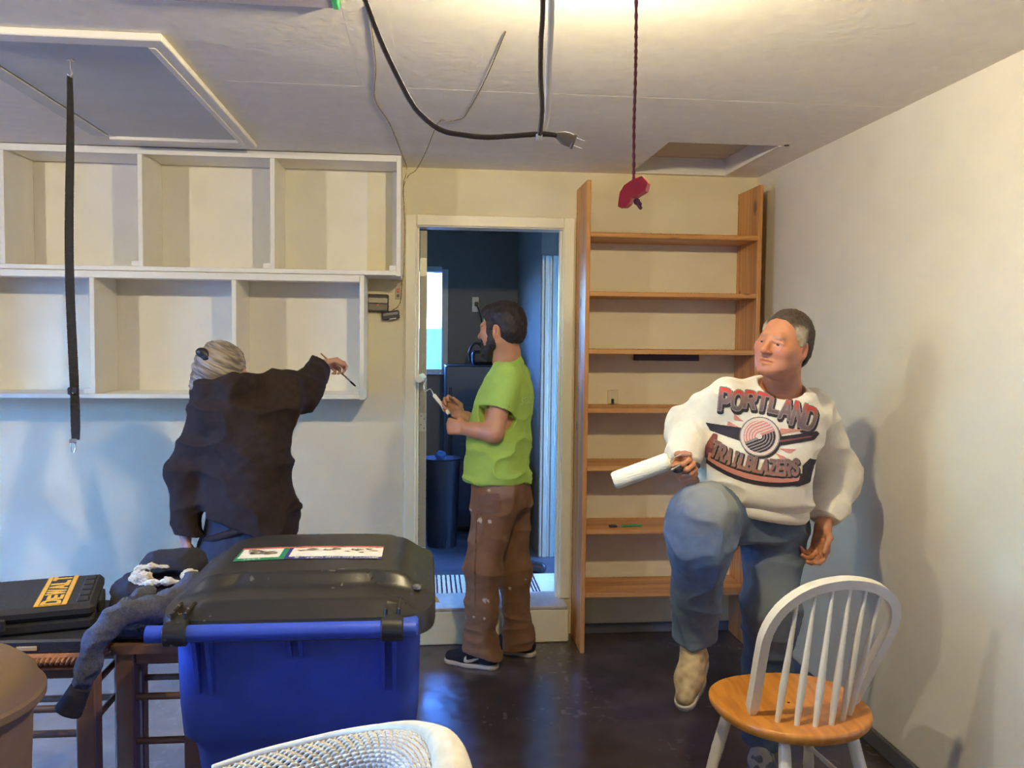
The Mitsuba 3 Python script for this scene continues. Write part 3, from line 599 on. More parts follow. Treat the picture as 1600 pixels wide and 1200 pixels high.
# lid: domed, hinged on the near side
def lid_height(u, v):
    """u, v in -1..1 (v -1 = hinge side)"""
    su = np.clip((1-np.abs(u))/0.34, 0, 1); sv = np.clip((1-v)/0.30, 0, 1); su = su*su*(3-2*su); sv = sv*sv*(3-2*sv)
    near = np.clip((v+1.0)/0.16, 0, 1); step = np.clip((v+0.60)/0.10, 0, 1); step = step*step*(3-2*step)
    return 0.026*su*sv*near + 0.030*step*np.clip((1-np.abs(u))/0.22, 0, 1)*sv
LW, LD, LZ, LY = 0.335, 0.372, 0.908, cyc-0.010
def lid_pt(u, v, up=0.0):
    z = LZ+0.022+lid_height(u, v)+0.012*(1-u*u)*np.clip((v+1)/0.4, 0, 1)*np.clip((1-v)/0.5, 0, 1)+up
    rr = np.maximum(np.abs(u), np.abs(v)); q = (np.abs(u)**7+np.abs(v)**7)**(1/7.0)
    s = np.where(q > 1e-6, rr/np.maximum(q, 1e-6), 1)
    return np.stack([cx+0.0+u*s*LW, LY+v*s*LD, z], -1)
uu, vv = np.meshgrid(np.linspace(-1, 1, 61), np.linspace(-1, 1, 61), indexing='ij')
top = lid_pt(uu, vv); tm = grid_mesh(top)
edge = np.vstack([top[:, 0], top[-1, 1:], top[-2::-1, -1], top[0, -2:0:-1]])
sk = np.array([edge, edge+V(0, 0, -0.004)+0*edge, np.column_stack([(edge[:, 0]-cx)*1.012+cx, (edge[:, 1]-LY)*1.012+LY, edge[:, 2]-0.014]), np.column_stack([(edge[:, 0]-cx)*1.012+cx, (edge[:, 1]-LY)*1.012+LY, np.full(len(edge), LZ-0.030)]), np.column_stack([(edge[:, 0]-cx)*0.985+cx, (edge[:, 1]-LY)*0.985+LY, np.full(len(edge), LZ-0.030)])])
skm = grid_mesh(np.concatenate([sk, sk[:, :1]], 1)); skm.invert()
lidk = obj('lid', cat(tm, skm), 'cart_lid', cart, smooth=32)
for x in (cx-0.275, cx+0.232):
    obj('hinge', cat(lathe([(0.024, -0.027), (0.029, -0.024), (0.029, 0.024), (0.024, 0.027)], 18, (x, yh, 0.905), (1, 0, 0)), bx((x-0.026, yh-0.004, 0.905), (x+0.026, LY-LD+0.06, 0.933), 0.006), bx((x-0.020, yh+0.02, 0.92), (x-0.012, LY-LD+0.10, 0.95), 0.003), bx((x+0.012, yh+0.02, 0.92), (x+0.020, LY-LD+0.10, 0.95), 0.003)), 'cart_lid', lidk, smooth=30)
def on_lid(poly, up, seg=0.02):
    """flat print draped over the lid: a polygon in lid coordinates (metres from the lid centre)"""
    gs = getattr(poly, 'geoms', [poly]); out = []
    for g in gs:
        v, f = trimesh.creation.triangulate_polygon(g.segmentize(seg), engine='earcut') if g.area > 1e-9 else ([], [])
        if not len(f): continue
        v, f = trimesh.remesh.subdivide_to_size(np.column_stack([v, np.zeros(len(v))]), f, seg)
        q = lid_pt(v[:, 0]/LW, v[:, 1]/LD, up); m = trimesh.Trimesh(q, f, process=False); out.append(m)
    m = trimesh.util.concatenate(out)
    if m.face_normals[:, 2].mean() < 0: m.invert()
    return m
def text_poly(s, h, bold=True):
    m = meshkit.text_mesh(s, h, 0.002, bold); z0 = m.vertices[:, 2].min()
    fs = m.faces[(m.face_normals[:, 2] < -0.9)]
    return unary_union([Polygon(m.vertices[f][:, :2]).buffer(1e-7) for f in fs]).buffer(0)
sx0, sx1, sy0, sy1 = -0.212, 0.190, -0.070, 0.075       # sticker, in lid metres
mat('sticker_white', lambda p, n, uv: mix((0.62, 0.58, 0.46), (0.72, 0.69, 0.58), fbm(p.x*40, p.y*60, 0, 2)), rough=0.4)
mat('print_red', (0.45, 0.11, 0.07), rough=0.4); mat('print_green', (0.015, 0.17, 0.07), rough=0.4); mat('print_navy', (0.025, 0.03, 0.14), rough=0.4); mat('print_white', (0.66, 0.66, 0.66), rough=0.4)
mat('print_brown', lambda p, n, uv: mix((0.05, 0.04, 0.025), (0.30, 0.25, 0.16), smoothstep(0.35, 0.7, noise(p.x*120, p.y*120, 0))), rough=0.4)
st = obj('sticker', on_lid(sbox(sx0, sy0, sx1, sy1), 0.0012), 'sticker_white', lidk, label='worn instruction sticker with red, green and blue bands')
obj('band', on_lid(sbox(sx0, sy1-0.016, sx1, sy1), 0.0018), 'print_red', st)
xs = sx0+0.135
obj('band', on_lid(unary_union([sbox(sx0, sy0, xs, sy0+0.028), sbox(xs-0.016, sy0, xs, sy1-0.016), sbox(sx0, sy0, sx0+0.006, sy1-0.016)]), 0.0018), 'print_green', st)
obj('band', on_lid(unary_union([sbox(xs, sy0, sx1, sy0+0.026), sbox(xs, sy0, xs+0.010, sy1-0.016)]), 0.0018), 'print_navy', st)
rs = np.random.RandomState(3); bl = []
for (bx_, by_, br) in ((-0.165, 0.02, 0.030), (-0.13, 0.012, 0.026), (-0.18, 0.045, 0.014), (-0.01, 0.035, 0.020), (0.03, 0.03, 0.013), (0.055, 0.036, 0.016), (0.115, 0.03, 0.018), (0.150, 0.038, 0.012), (0.165, 0.02, 0.010), (-0.04, 0.028, 0.012), (0.09, 0.01, 0.008), (0.13, 0.0, 0.009)):
    a = np.linspace(0, 2*np.pi, 18)[:-1]; q = br*(0.6+0.6*rs.rand(17)); bl.append(Polygon(np.column_stack([bx_+q*np.cos(a), by_+0.75*q*np.sin(a)])).buffer(0))
for q in bl: obj('picture', on_lid(q.intersection(sbox(sx0+0.004, sy0+0.03, sx1-0.004, sy1-0.02)), 0.0022), 'print_brown', st)
def lid_text(s, h, x, y, m):
    q = affinity.rotate(text_poly(s, h), 180, origin=(0, 0)); obj('lettering', on_lid(affinity.translate(q, x, y), 0.0024, 0.05), m, st)
lid_text('RECYCLE', 0.013, sx1-0.008, sy0+0.019, 'print_white'); lid_text('IN', 0.012, sx1-0.088, sy0+0.019, 'print_white'); lid_text('THIS CART', 0.013, sx1-0.110, sy0+0.019, 'print_white')
lid_text('CART', 0.013, sx0+0.072, sy0+0.020, 'print_white')
obj('picture', on_lid(Point(sx1-0.235, sy0+0.013).buffer(0.007).difference(Point(sx1-0.235, sy0+0.013).buffer(0.0035)), 0.0024, 0.05), 'print_white', st)
single('paper_scrap', cat(trimesh.convex.convex_hull(np.array([(0.011, -2.120, 0.847), (0.046, -2.120, 0.846), (0.029, -2.120, 0.873), (0.011, -2.115, 0.845), (0.046, -2.115, 0.844), (0.029, -2.115, 0.871)]))), 'paper_tan', 'small tan paper scrap poking out under the cart lid', 'paper')
mat('paper_tan', (0.50, 0.34, 0.14), rough=0.7)
single('bottle_cap', lathe([(0.0, 0.0), (0.012, 0.0), (0.012, 0.008), (0.008, 0.010), (0, 0.010)], 16, lid_pt(np.array(0.87), np.array(-0.55)).tolist()), 'steel', 'small shiny metal cap lying on the right of the cart lid', 'cap', smooth=40)

# ------------------------------------------------------------------ stools on the left with the tool case and the clothes
mat('stool_wood', lambda p, n, uv: mix((0.13, 0.062, 0.026), (0.24, 0.12, 0.05), fbm(p.x*30, p.y*30, p.z*4, 3)), rough=0.45)
mat('rush_seat', lambda p, n, uv: mix((0.20, 0.07, 0.02), (0.42, 0.17, 0.05), noise(p.x*260, p.y*40, p.z*260)), rough=0.6)
def stool(x0, x1, y0, y1, z, label, woven, far=0.0, rungs=(0.15, 0.22)):
    t = thing('wooden_stool', label, 'stool')
    L = 0.052
    for x in (x0+L/2, x1-L/2):
        for y in (y0+L/2, y1-L/2):
            o_ = far if (y > y0+L and x < (x0+x1)/2) else 0.0
            obj('leg', bx((x-L/2+o_, y-L/2, 0), (x+L/2+o_, y+L/2, z-0.02), 0.004), 'stool_wood', t)
    for y in (y0+L/2, y1-L/2):
        obj('apron', bx((x0+L, y-0.012, z-0.062), (x1-L, y+0.012, z-0.022), 0.003), 'stool_wood', t)
        for zz in rungs if y < (y0+y1)/2 else (0.11, 0.24): obj('rung', rod((x0+L/2+(far if y > y0+L else 0), y, z-zz), (x1-L/2, y, z-zz), 0.010, n=12), 'stool_wood', t, smooth=40)
    for x in (x0+L/2, x1-L/2):
        for zz in (z-0.10, z-0.20): obj('rung', rod((x, y0+L/2, zz), (x+(far if x < (x0+x1)/2 else 0), y1-L/2, zz), 0.009, n=12), 'stool_wood', t, smooth=40)
    if woven:
        n = 34; parts = []
        for i in range(n):
            y = y0-0.004+(y1-y0+0.008)*(i+0.5)/n; parts.append(tube([(x0-0.004, y, z-0.014), (x0, y, z-0.002), (x0+0.02, y, z+0.001), (x1-0.02, y, z+0.001), (x1, y, z-0.002), (x1+0.004, y, z-0.014), (x1-0.01, y, z-0.028), (x0+0.01, y, z-0.028), (x0-0.004, y, z-0.014)], (y1-y0)/n*0.55, 6))
        fr = [tube([(x0-0.004+(x1-x0+0.008)*(i+0.5)/40, y0-0.006, z-0.013), (x0-0.004+(x1-x0+0.008)*(i+0.85)/40, y0-0.010, z-0.006), (x0-0.004+(x1-x0+0.008)*(i+1.1)/40, y0-0.004, z+0.001)], 0.0062, 6) for i in range(40)]
        obj('seat', cat(parts, fr), 'rush_seat', t, label='woven orange rush seat', kind='stuff')
    else: obj('seat', trimesh.convex.convex_hull(np.array([(x, y, q) for x, y in ((x0-0.008, y0-0.008), (x1+0.006, y0-0.008), (x1+0.006, y1+0.008), (x0-0.008+far, y1+0.008), (x0-0.008+far, y1-0.06)) for q in (z-0.024, z)])), 'stool_wood', t)
    return t
SZ = 0.735
stool(-1.42, -0.888, -2.19, -1.85, SZ, 'brown wooden stool with a woven seat under the black tool case', True)
stool(-0.868, -0.628, -2.10, -1.70, SZ, 'dark wooden stool carrying the pile of clothes beside the blue cart', False, -0.085, (0.16, 0.29))

mat('case_black', lambda p, n, uv: mix((0.016, 0.016, 0.014), (0.026, 0.026, 0.022), noise(p.x*400, p.y*400, p.z*400)), rough=0.5, spec=0.4)
mat('yellow_plate', (0.72, 0.36, 0.025), rough=0.4)
t = thing('tool_box', 'flat black box with a tan label lying under the larger tool case', 'box')
obj('case', bx((-1.45, -2.165, SZ+0.001), (-0.905, -1.80, SZ+0.042), 0.006), 'case_black', t)
obj('label', bx((-1.10, -2.168, SZ+0.014), (-1.047, -2.164, SZ+0.026), 0.001), 'paper_tan', t)
t = thing('tool_case', 'black power tool case with a yellow nameplate lying on the stool', 'case')
z0, z1 = SZ+0.043, SZ+0.118
CA = 0.26; co, ex_, ed_ = V(-0.925, -2.085, 0), V(math.cos(CA), math.sin(CA), 0), V(-math.sin(CA), math.cos(CA), 0)
def CB(lo, hi, ch=0.0): return frame(bx(lo, hi, ch), co, ex_, ed_, V(0, 0, 1))
obj('base', CB((-0.545, 0.004, z0), (-0.004, 0.325, z0+0.034), 0.008), 'case_black', t)
ld = obj('lid', CB((-0.55, 0.0, z0+0.0345), (0.0, 0.33, z1), 0.013), 'case_black', t)
for i in range(5): obj('rib', CB((-0.050, 0.03+i*0.058, z1-0.004), (-0.018, 0.068+i*0.058, z1+0.005), 0.003), 'case_black', ld)
obj('latch', CB((-0.28, -0.008, z0+0.016), (-0.22, 0.002, z0+0.052), 0.003), 'case_black', t)
obj('latch', CB((-0.002, 0.10, z0+0.02), (0.010, 0.22, z0+0.055), 0.003), 'case_black', t)
px0, px1, py0, py1 = -0.155, -0.072, 0.010, 0.318
pl = obj('nameplate', CB((px0, py0, z1-0.001), (px1, py1, z1+0.0022), 0.0008), 'yellow_plate', ld, label='yellow nameplate with black lettering')
obj('plate_band', CB((px0+0.013, py0+0.003, z1+0.002), (px1-0.013, py1-0.003, z1+0.0026)), 'case_black', pl)
hh = px1-px0-0.031; yy = py0+0.004
for chh, sc in (('D', 1.0), ('e', 0.82), ('W', 1.0), ('A', 1.0), ('L', 1.0), ('T', 1.0)):
    g = text_poly(chh.upper(), 0.07); g = g.buffer(0.0025); b_ = g.bounds; wd = 0.046 if chh != 'W' else 0.058
    g = affinity.affine_transform(g, [wd/(b_[2]-b_[0]), 0, 0, hh*sc/(b_[3]-b_[1]), -b_[0]*wd/(b_[2]-b_[0]), -b_[1]*hh*sc/(b_[3]-b_[1])])
    m = frame(prism(g, 0.0008), V(px1-0.0155, yy, z1+0.0026), V(0, 1, 0), V(-1, 0, 0), V(0, 0, 1))
    obj('letter', frame(m, co, ex_, ed_, V(0, 0, 1)), 'yellow_plate', pl); yy += wd+0.0022

# clothes pile
mat('cloth_black', lambda p, n, uv: mix((0.010, 0.010, 0.013), (0.020, 0.019, 0.022), fbm(p.x*60, p.y*60, p.z*60, 2)), rough=0.9, sheen=0.3)
mat('heather_grey', lambda p, n, uv: mix((0.030, 0.032, 0.038), (0.090, 0.094, 0.105), 0.65*noise(p.x*420, p.y*420, p.z*260)+0.35*noise(p.x*160, p.y*160, p.z*60)), rough=0.95)
mat('olive_knit', lambda p, n, uv: mix((0.022, 0.020, 0.014), (0.085, 0.075, 0.048), smoothstep(0.35, 0.75, fbm(p.x*110, p.y*110, p.z*110, 2))), rough=0.95)
mat('fleece', lambda p, n, uv: mix((0.36, 0.31, 0.22), (0.66, 0.60, 0.48), noise(p.x*180, p.y*180, p.z*180)), rough=0.95)
mat('fleece_white', lambda p, n, uv: mix((0.42, 0.42, 0.44), (0.66, 0.65, 0.66), noise(p.x*180, p.y*180, p.z*180)), rough=0.95)
t = thing('folded_jacket', 'black folded jacket lying flat on the stool under the grey sweater', 'jacket')
s = Soft(); s.rbox((-0.80, -1.93, SZ+0.046), (0.125, 0.16, 0.046), r=0.042); s.ell((-0.86, -1.86, SZ+0.095), (0.09, 0.10, 0.045), k=0.05); s.ell((-0.76, -1.86, SZ+0.10), (0.085, 0.10, 0.04), k=0.05)
obj('body', s.mesh(0.007, wrinkles(11, (14, 14, 22), 0.012), 0.02), 'cloth_black', t, smooth=True)
t = thing('grey_sweater', 'heather grey sweater whose sleeve hangs down to a black cuff', 'sweater')
A = [(-0.690, -1.930, 0.820), (-0.736, -2.030, 0.825), (-0.760, -2.110, 0.837), (-0.809, -2.160, 0.846), (-0.846, -2.190, 0.831), (-0.874, -2.215, 0.791), (-0.891, -2.225, 0.726), (-0.912, -2.225, 0.665)]
s = Soft(); s.chain([V(*q) for q in A], [0.038, 0.037, 0.033, 0.030, 0.028, 0.026, 0.024, 0.023], k=0.03)
s.cap((-0.688, -1.970, 0.882), (-0.721, -2.000, 0.827), 0.026, 0.034, k=0.04); s.cap((-0.810, -1.980, 0.851), (-0.829, -2.020, 0.844), 0.020, 0.024, k=0.03)
sw = obj('body', s.mesh(0.005, wrinkles(21, (20, 20, 26), 0.008, 70, 0.003), 0.015), 'heather_grey', t, smooth=True)
a, b = V(*(-0.910, -2.225, 0.671)), V(*(-0.942, -2.235, 0.604)); ax = unit(b-a); L_ = np.linalg.norm(b-a)
cm = lathe([(0.020, 0), (0.027, 0.004), (0.030, L_*0.4), (0.036, L_*0.95), (0.034, L_), (0.020, L_+0.001)], 28, a, ax)
obj('cuff', cm, 'cloth_black', t, smooth=40, label='black ribbed cuff')
t = thing('knit_scarf', 'olive brown knit bundle in front of the grey sweater', 'scarf')
s = Soft(); s.ell((-0.809, -2.020, 0.806), (0.085, 0.075, 0.045), k=0.03); s.cap((-0.857, -2.070, 0.810), (-0.736, -2.050, 0.790), 0.036, 0.03, k=0.04)
obj('body', s.mesh(0.006, wrinkles(5, (16, 16, 26), 0.010, 90, 0.004), 0.02), 'olive_knit', t, smooth=True)
t = thing('fleece_cap', 'black winter hat with cream fleece lining on top of the clothes pile', 'hat')
c = V(*(-0.774, -1.860, 0.879))
s = Soft(); s.ell(c+V(0, 0.02, -0.006), (0.098, 0.085, 0.062), k=0.02); s.ell(c+V(-0.045, 0.02, 0.018), (0.052, 0.07, 0.042), k=0.03); s.ell(c+V(0.035, 0.02, 0.022), (0.060, 0.07, 0.044), k=0.03)
s.ell(c+V(0, -0.075, -0.002), (0.070, 0.045, 0.018), k=0.01, op='-')
obj('shell', s.mesh(0.005, wrinkles(9, (16, 16, 20), 0.006), 0.01), 'cloth_black', t, smooth=True)
s = Soft(); s.chain([c+V(-0.088, -0.030, 0.012), c+V(-0.092, -0.045, -0.012), c+V(-0.070, -0.064, -0.030)], [0.016, 0.020, 0.012], k=0.02); s.ell(c+V(-0.062, -0.062, 0.000), (0.022, 0.018, 0.018), k=0.02); s.chain([c+V(-0.085, -0.04, 0.02), c+V(-0.05, -0.052, 0.032), c+V(0.0, -0.056, 0.030)], [0.010, 0.008, 0.005], k=0.01)
obj('ear_flap', s.mesh(0.003, wrinkles(3, (60, 60, 60), 0.003, 260, 0.007), 0.01), 'fleece', t, smooth=True, label='cream fleece lining')
s = Soft(); s.ell(c+V(0.070, -0.070, 0.004), (0.028, 0.024, 0.022), k=0.02)
obj('ear_flap', s.mesh(0.003, wrinkles(4, (60, 60, 60), 0.003, 260, 0.007), 0.01), 'fleece', t, smooth=True)
s = Soft(); s.chain([c+V(-0.088, -0.060, -0.030), c+V(-0.04, -0.088, -0.012), c+V(0.01, -0.094, -0.004), c+V(0.06, -0.084, -0.014)], [0.012, 0.009, 0.008, 0.006], k=0.02); s.chain([c+V(-0.066, -0.085, -0.055), c+V(-0.03, -0.098, -0.054), c+V(0.01, -0.10, -0.050)], [0.012, 0.012, 0.007], k=0.004)
obj('trim', s.mesh(0.003, wrinkles(6, (60, 60, 60), 0.003, 260, 0.006), 0.01), 'fleece_white', t, smooth=True, label='white fleece edge')

# ------------------------------------------------------------------ tan bin
mat('tan_plastic', lambda p, n, uv: mix((0.14, 0.088, 0.042), (0.19, 0.125, 0.062), fbm(p.x*8, p.y*8, p.z*8, 3)), rough=0.5)
t = thing('tan_bin', 'tan plastic barrel with a domed lid at the left edge of the picture', 'bin')
bc_ = V(-1.165, -2.50, 0.0)
obj('body', lathe([(0.19, 0.021), (0.205, 0.04), (0.232, 0.70), (0.240, 0.72), (0.247, 0.722), (0.249, 0.745), (0.24, 0.75)], 48, bc_), 'tan_plastic', t, smooth=30)
obj('lid', lathe([(0.252, 0.735), (0.262, 0.740), (0.262, 0.757), (0.254, 0.763), (0.252, 0.770), (0.246, 0.777), (0.242, 0.792), (0.230, 0.806), (0.205, 0.826), (0.11, 0.846), (0.0, 0.850)], 64, bc_), 'tan_plastic', t, smooth=28)

# ------------------------------------------------------------------ white Windsor chair
mat('chair_white', lambda p, n, uv: mix((0.66, 0.62, 0.52), (0.74, 0.71, 0.62), fbm(p.x*30, p.y*30, p.z*12, 2)), rough=0.35, spec=0.5)
mat('seat_wood', lambda p, n, uv: mix((0.49, 0.17, 0.018), (0.63, 0.255, 0.036), smoothstep(0.2, 0.8, 0.6*noise(p.x*85+3*fbm(p.x*6, p.y*6, 0, 2), p.y*9, p.z*30)+0.4*fbm(p.x*14, p.y*3, 1, 2))), rough=0.32, spec=0.5)
t = thing('windsor_chair', 'white spindle back chair with an orange wooden seat near the right wall', 'chair')
cc, ru, fv = V(1.165, -1.985, 0), V(0.993, 0.118, 0), V(-0.118, 0.993, 0)
def CP(u, v, z): return cc+ru*u+fv*v+V(0, 0, z)
ang = np.linspace(0, 2*np.pi, 73)[:-1]; sr = []
for th in ang:
    c_, s_ = math.cos(th), math.sin(th); n_ = 2.5 if s_ > 0 else 2.15
    r_ = 1/((abs(c_)/0.242)**n_+(abs(s_)/(0.225 if s_ > 0 else 0.252))**n_)**(1/n_); sr.append((r_*c_, r_*s_))
sr = np.array(sr); lay = []
for z, k in ((0.424, 0.90), (0.428, 0.955), (0.440, 0.99), (0.452, 1.0), (0.460, 0.992), (0.4645, 0.97)): lay.append(np.column_stack([sr*k, np.full(72, z)]))
for k in (0.9, 0.78, 0.6, 0.4, 0.2, 0.02):
    dish = 0.010*np.clip((0.80-k)/0.5, 0, 1); lay.append(np.column_stack([sr*k, 0.465-dish*np.ones(72)]))
for k in (0.7, 0.02): lay.insert(0, np.column_stack([sr*k, np.full(72, 0.423)]))
G_ = np.array(lay); G_ = np.array([[CP(*q) for q in r] for r in G_])
obj('seat', grid_mesh(np.concatenate([G_, G_[:, :1]], 1)), 'seat_wood', t, smooth=40, label='orange stained wooden seat')
def BP(u, z): return CP(u+0.055*float(np.clip((z-0.46)/0.36, 0, 1)), -0.072-0.27*(z-0.46), z)
bow = [BP(*q) for q in ((-0.166, 0.435), (-0.172, 0.475), (-0.186, 0.56), (-0.203, 0.66), (-0.212, 0.735), (-0.200, 0.795), (-0.165, 0.842), (-0.100, 0.879), (0.0, 0.895), (0.100, 0.879), (0.165, 0.842), (0.200, 0.795), (0.212, 0.735), (0.203, 0.66), (0.186, 0.56), (0.172, 0.475), (0.166, 0.435))]
bp = spline(bow, 90); s_ = np.linspace(0, 1, 90); br = 0.0215*np.clip(np.minimum(s_, 1-s_)/0.045, 0.45, 1)
nb2 = unit(np.cross(BP(1, 0.5)-BP(0, 0.5), BP(0, 0.9)-BP(0, 0.5)))
obj('bow', tube(bp, br, 4, flat=1.0, up=nb2+0.85*0, turn=45), 'chair_white', t, smooth=35)
for u, v, ut in ((-0.118, -0.136, -0.140), (-0.074, -0.170, -0.086), (-0.024, -0.190, -0.030), (0.030, -0.188, 0.028), (0.080, -0.168, 0.084), (0.126, -0.136, 0.138)):
    zt = 0.895-0.018*(abs(ut)/0.1)**1.9 if abs(ut) < 0.11 else 0.856
    a, b = CP(u, v, 0.455), BP(ut, zt-0.008); L_ = np.linalg.norm(b-a)
    obj('spindle', lathe([(0.0065, 0), (0.0085, 0.03*L_), (0.0115, 0.22*L_), (0.0118, 0.34*L_), (0.0085, 0.62*L_), (0.0058, 0.9*L_), (0.0052, L_)], 14, a, b-a), 'chair_white', t, smooth=40)
legs = [((-0.165, 0.075), (-0.262, 0.12)), ((0.150, 0.120), (0.215, 0.215)), ((-0.105, -0.155), (-0.135, -0.262)), ((0.130, -0.135), (0.205, -0.235))]
for (a, b) in legs:
    A_, B_ = CP(*a, 0.428), CP(*b, 0.0); L_ = np.linalg.norm(B_-A_)
    obj('leg', lathe([(0.0135, 0), (0.0185, 0.10*L_), (0.0200, 0.34*L_), (0.0165, 0.55*L_), (0.0185, 0.66*L_), (0.015, 0.85*L_), (0.0115, L_)], 16, A_, B_-A_), 'chair_white', t, smooth=40)
def LP(i, f): (a, b) = legs[i]; return CP(*a, 0.428)*(1-f)+CP(*b, 0)*f
for i, j, f in ((0, 2, 0.50), (1, 3, 0.50)):
    a, b = LP(i, f), LP(j, f); L_ = np.linalg.norm(b-a); obj('stretcher', lathe([(0.007, 0), (0.0105, 0.5*L_), (0.007, L_)], 12, a, b-a), 'chair_white', t, smooth=40)
a, b = (LP(0, .5)+LP(2, .5))/2, (LP(1, .5)+LP(3, .5))/2; L_ = np.linalg.norm(b-a); obj('stretcher', lathe([(0.007, 0), (0.0105, 0.5*L_), (0.007, L_)], 12, a, b-a), 'chair_white', t, smooth=40)

# ------------------------------------------------------------------ white wicker chair, its back rolled over the top
mat('wicker_white', lambda p, n, uv: mix((0.58, 0.54, 0.44), (0.72, 0.69, 0.60), noise(p.x*60, p.y*60, p.z*60)), rough=0.45)
t = thing('wicker_chair', 'white wicker chair with a rolled back at the bottom edge of the picture', 'chair')
topc = spline([(-0.371, -3.060, 0.842), (-0.292, -3.070, 0.870), (-0.212, -3.090, 0.897), (-0.132, -3.120, 0.926), (-0.065, -3.170, 0.956), (-0.016, -3.235, 0.983), (0.014, -3.310, 1.002), (0.028, -3.390, 1.016), (0.032, -3.460, 1.023), (0.032, -3.530, 1.020)], 140)
out = np.gradient(topc, axis=0); out[:, 2] = 0; out /= np.linalg.norm(out, axis=1, keepdims=True); outn = np.column_stack([out[:, 1], -out[:, 0], 0*out[:, 0]])   # towards the photographer's side
def shell(i, v):
    """i along the back 0..1, v down the roll and the back"""
    k = i*139; k0 = np.clip(k.astype(int), 0, 138); f = (k-k0)[..., None]; c = topc[k0]*(1-f)+topc[k0+1]*f; o = outn[k0]*(1-f)+outn[k0+1]*f
    a = np.minimum(v, 0.10)/0.10*1.25; r = 0.055
    return c+o*(r*np.sin(a)+0.16*np.maximum(v-0.10, 0))[..., None]+V(0, 0, 1)*(r*(np.cos(a)-1)-0.95*np.maximum(v-0.10, 0))[..., None], o
ws = []; NI = 66
stakes = np.linspace(0.0, 1.0, NI)
for r in range(32):
    v = 0.012+r*0.0100; ii = np.linspace(0, 1, NI*4); p, o = shell(ii, np.full_like(ii, v)); ph = np.sin(ii*(NI-1)*np.pi+(r % 2)*np.pi)
    nrm = o*0.6+V(0, 0, 0.8) if v < 0.07 else o
    ws.append(tube(p+nrm*(0.0030*ph)[:, None], 0.0031, 5, cap=False))
obj('weave', cat(ws), 'wicker_white', t, smooth=True, kind='stuff')
sk_ = []
for i in stakes:
    vv_ = np.linspace(0.0, 0.34, 16); p, o = shell(np.full_like(vv_, i), vv_); sk_.append(tube(p, 0.0026, 5, cap=False))
obj('stakes', cat(sk_), 'wicker_white', t, smooth=True, kind='stuff')
rim = topc+V(0, 0, 0.002)-outn*0.008; rb = np.interp(np.linspace(0, 1, 140), [0, 0.45, 0.62, 0.75, 1], [0.007, 0.008, 0.014, 0.024, 0.030])
obj('rim', tube(rim, rb, 14), 'wicker_white', t, smooth=True)
wp = [V(*topc[0])+V(0.05, -0.15, 0), V(*topc[-1])+V(-0.03, -0.1, 0)]
obj('seat', bx((-0.36, -3.75, 0.36), (0.02, -3.28, 0.42), 0.02), 'wicker_white', t)
for x in (-0.34, 0.0):
    for y in (-3.72, -3.30): obj('leg', rod((x, y, 0), (x, y, 0.365), 0.016, n=12), 'wicker_white', t, smooth=40)
obj('back_skirt', cat([tube([shell(np.array(i), np.array(0.33))[0], (-0.36+0.38*i, -3.28, 0.40)], 0.004, 6) for i in np.linspace(0.02, 0.98, 30)]), 'wicker_white', t, smooth=True, kind='stuff')

# ------------------------------------------------------------------ hall things
mat('fridge_steel', lambda p, n, uv: mix((0.045, 0.055, 0.066), (0.065, 0.078, 0.09), fbm(p.x*3, p.y*3, p.z*30, 2)), rough=0.30, metallic=0.35, spec=0.6)
t = thing('refrigerator', 'dark steel refrigerator in the hall behind the man in the green shirt', 'refrigerator')
obj('cabinet', bx((0.150, 1.78, FZ), (0.700, 2.36, 1.405), 0.006), 'fridge_steel', t)
obj('door', bx((0.150, 1.73, FZ+0.03), (0.700, 1.778, 1.41), 0.010), 'fridge_steel', t)
obj('handle', rod((0.185, 1.705, 0.75), (0.185, 1.705, 1.25), 0.010), 'dark_metal', t, smooth=40)
t = thing('handbag', 'black handled bag standing on top of the refrigerator', 'bag')
s = Soft(); s.rbox((0.47, 2.0, 1.465), (0.12, 0.07, 0.055), r=0.03); obj('body', s.mesh(0.01), 'black_plastic', t, smooth=True)
obj('handle', tube(spline([(0.345, 1.99, 1.43), (0.335, 1.99, 1.50), (0.36, 1.99, 1.56), (0.40, 1.99, 1.575), (0.44, 1.99, 1.54)], 24), 0.010, 8), 'black_plastic', t, smooth=True)
t = thing('wall_outlet', 'white outlet with a black cord plugged in on the dark hall wall', 'outlet')
obj('plate', bx((0.375, YH-0.008, 1.825), (0.430, YH-0.0005, 1.945), 0.002), 'white_plastic', t)
obj('plug', bx((0.395, YH-0.04, 1.872), (0.425, YH-0.008, 1.905), 0.004), 'black_plastic', t)
obj('cord', tube(spline([(0.412, YH-0.035, 1.885), (0.44, YH-0.05, 1.80), (0.47, YH-0.06, 1.66), (0.49, YH-0.05, 1.45)], 30), 0.005, 8), 'black_plastic', t, smooth=True)
t = thing('rug', 'white runner rug with dark stripes lying inside the doorway', 'rug')
mat('rug_white', lambda p, n, uv: mix((0.70, 0.71, 0.72), (0.80, 0.80, 0.80), noise(p.x*220, p.y*220, 0)), rough=0.9)
mat('rug_stripe', (0.045, 0.03, 0.06), rough=0.9)
obj('field', bx((-0.25, 0.135, FZ+0.001), (0.80, 0.535, FZ+0.010), 0.003), 'rug_white', t)
for x in (-0.02, 0.075, 0.102, 0.129, 0.156, 0.183, 0.21, 0.40, 0.43, 0.615, 0.633, 0.651): obj('stripe', bx((x-0.0045, 0.138, FZ+0.0096), (x+0.0045, 0.532, FZ+0.0108)), 'rug_stripe', t)
t = thing('shoe', 'dark shoe lying at the far right end of the striped rug', 'shoe')
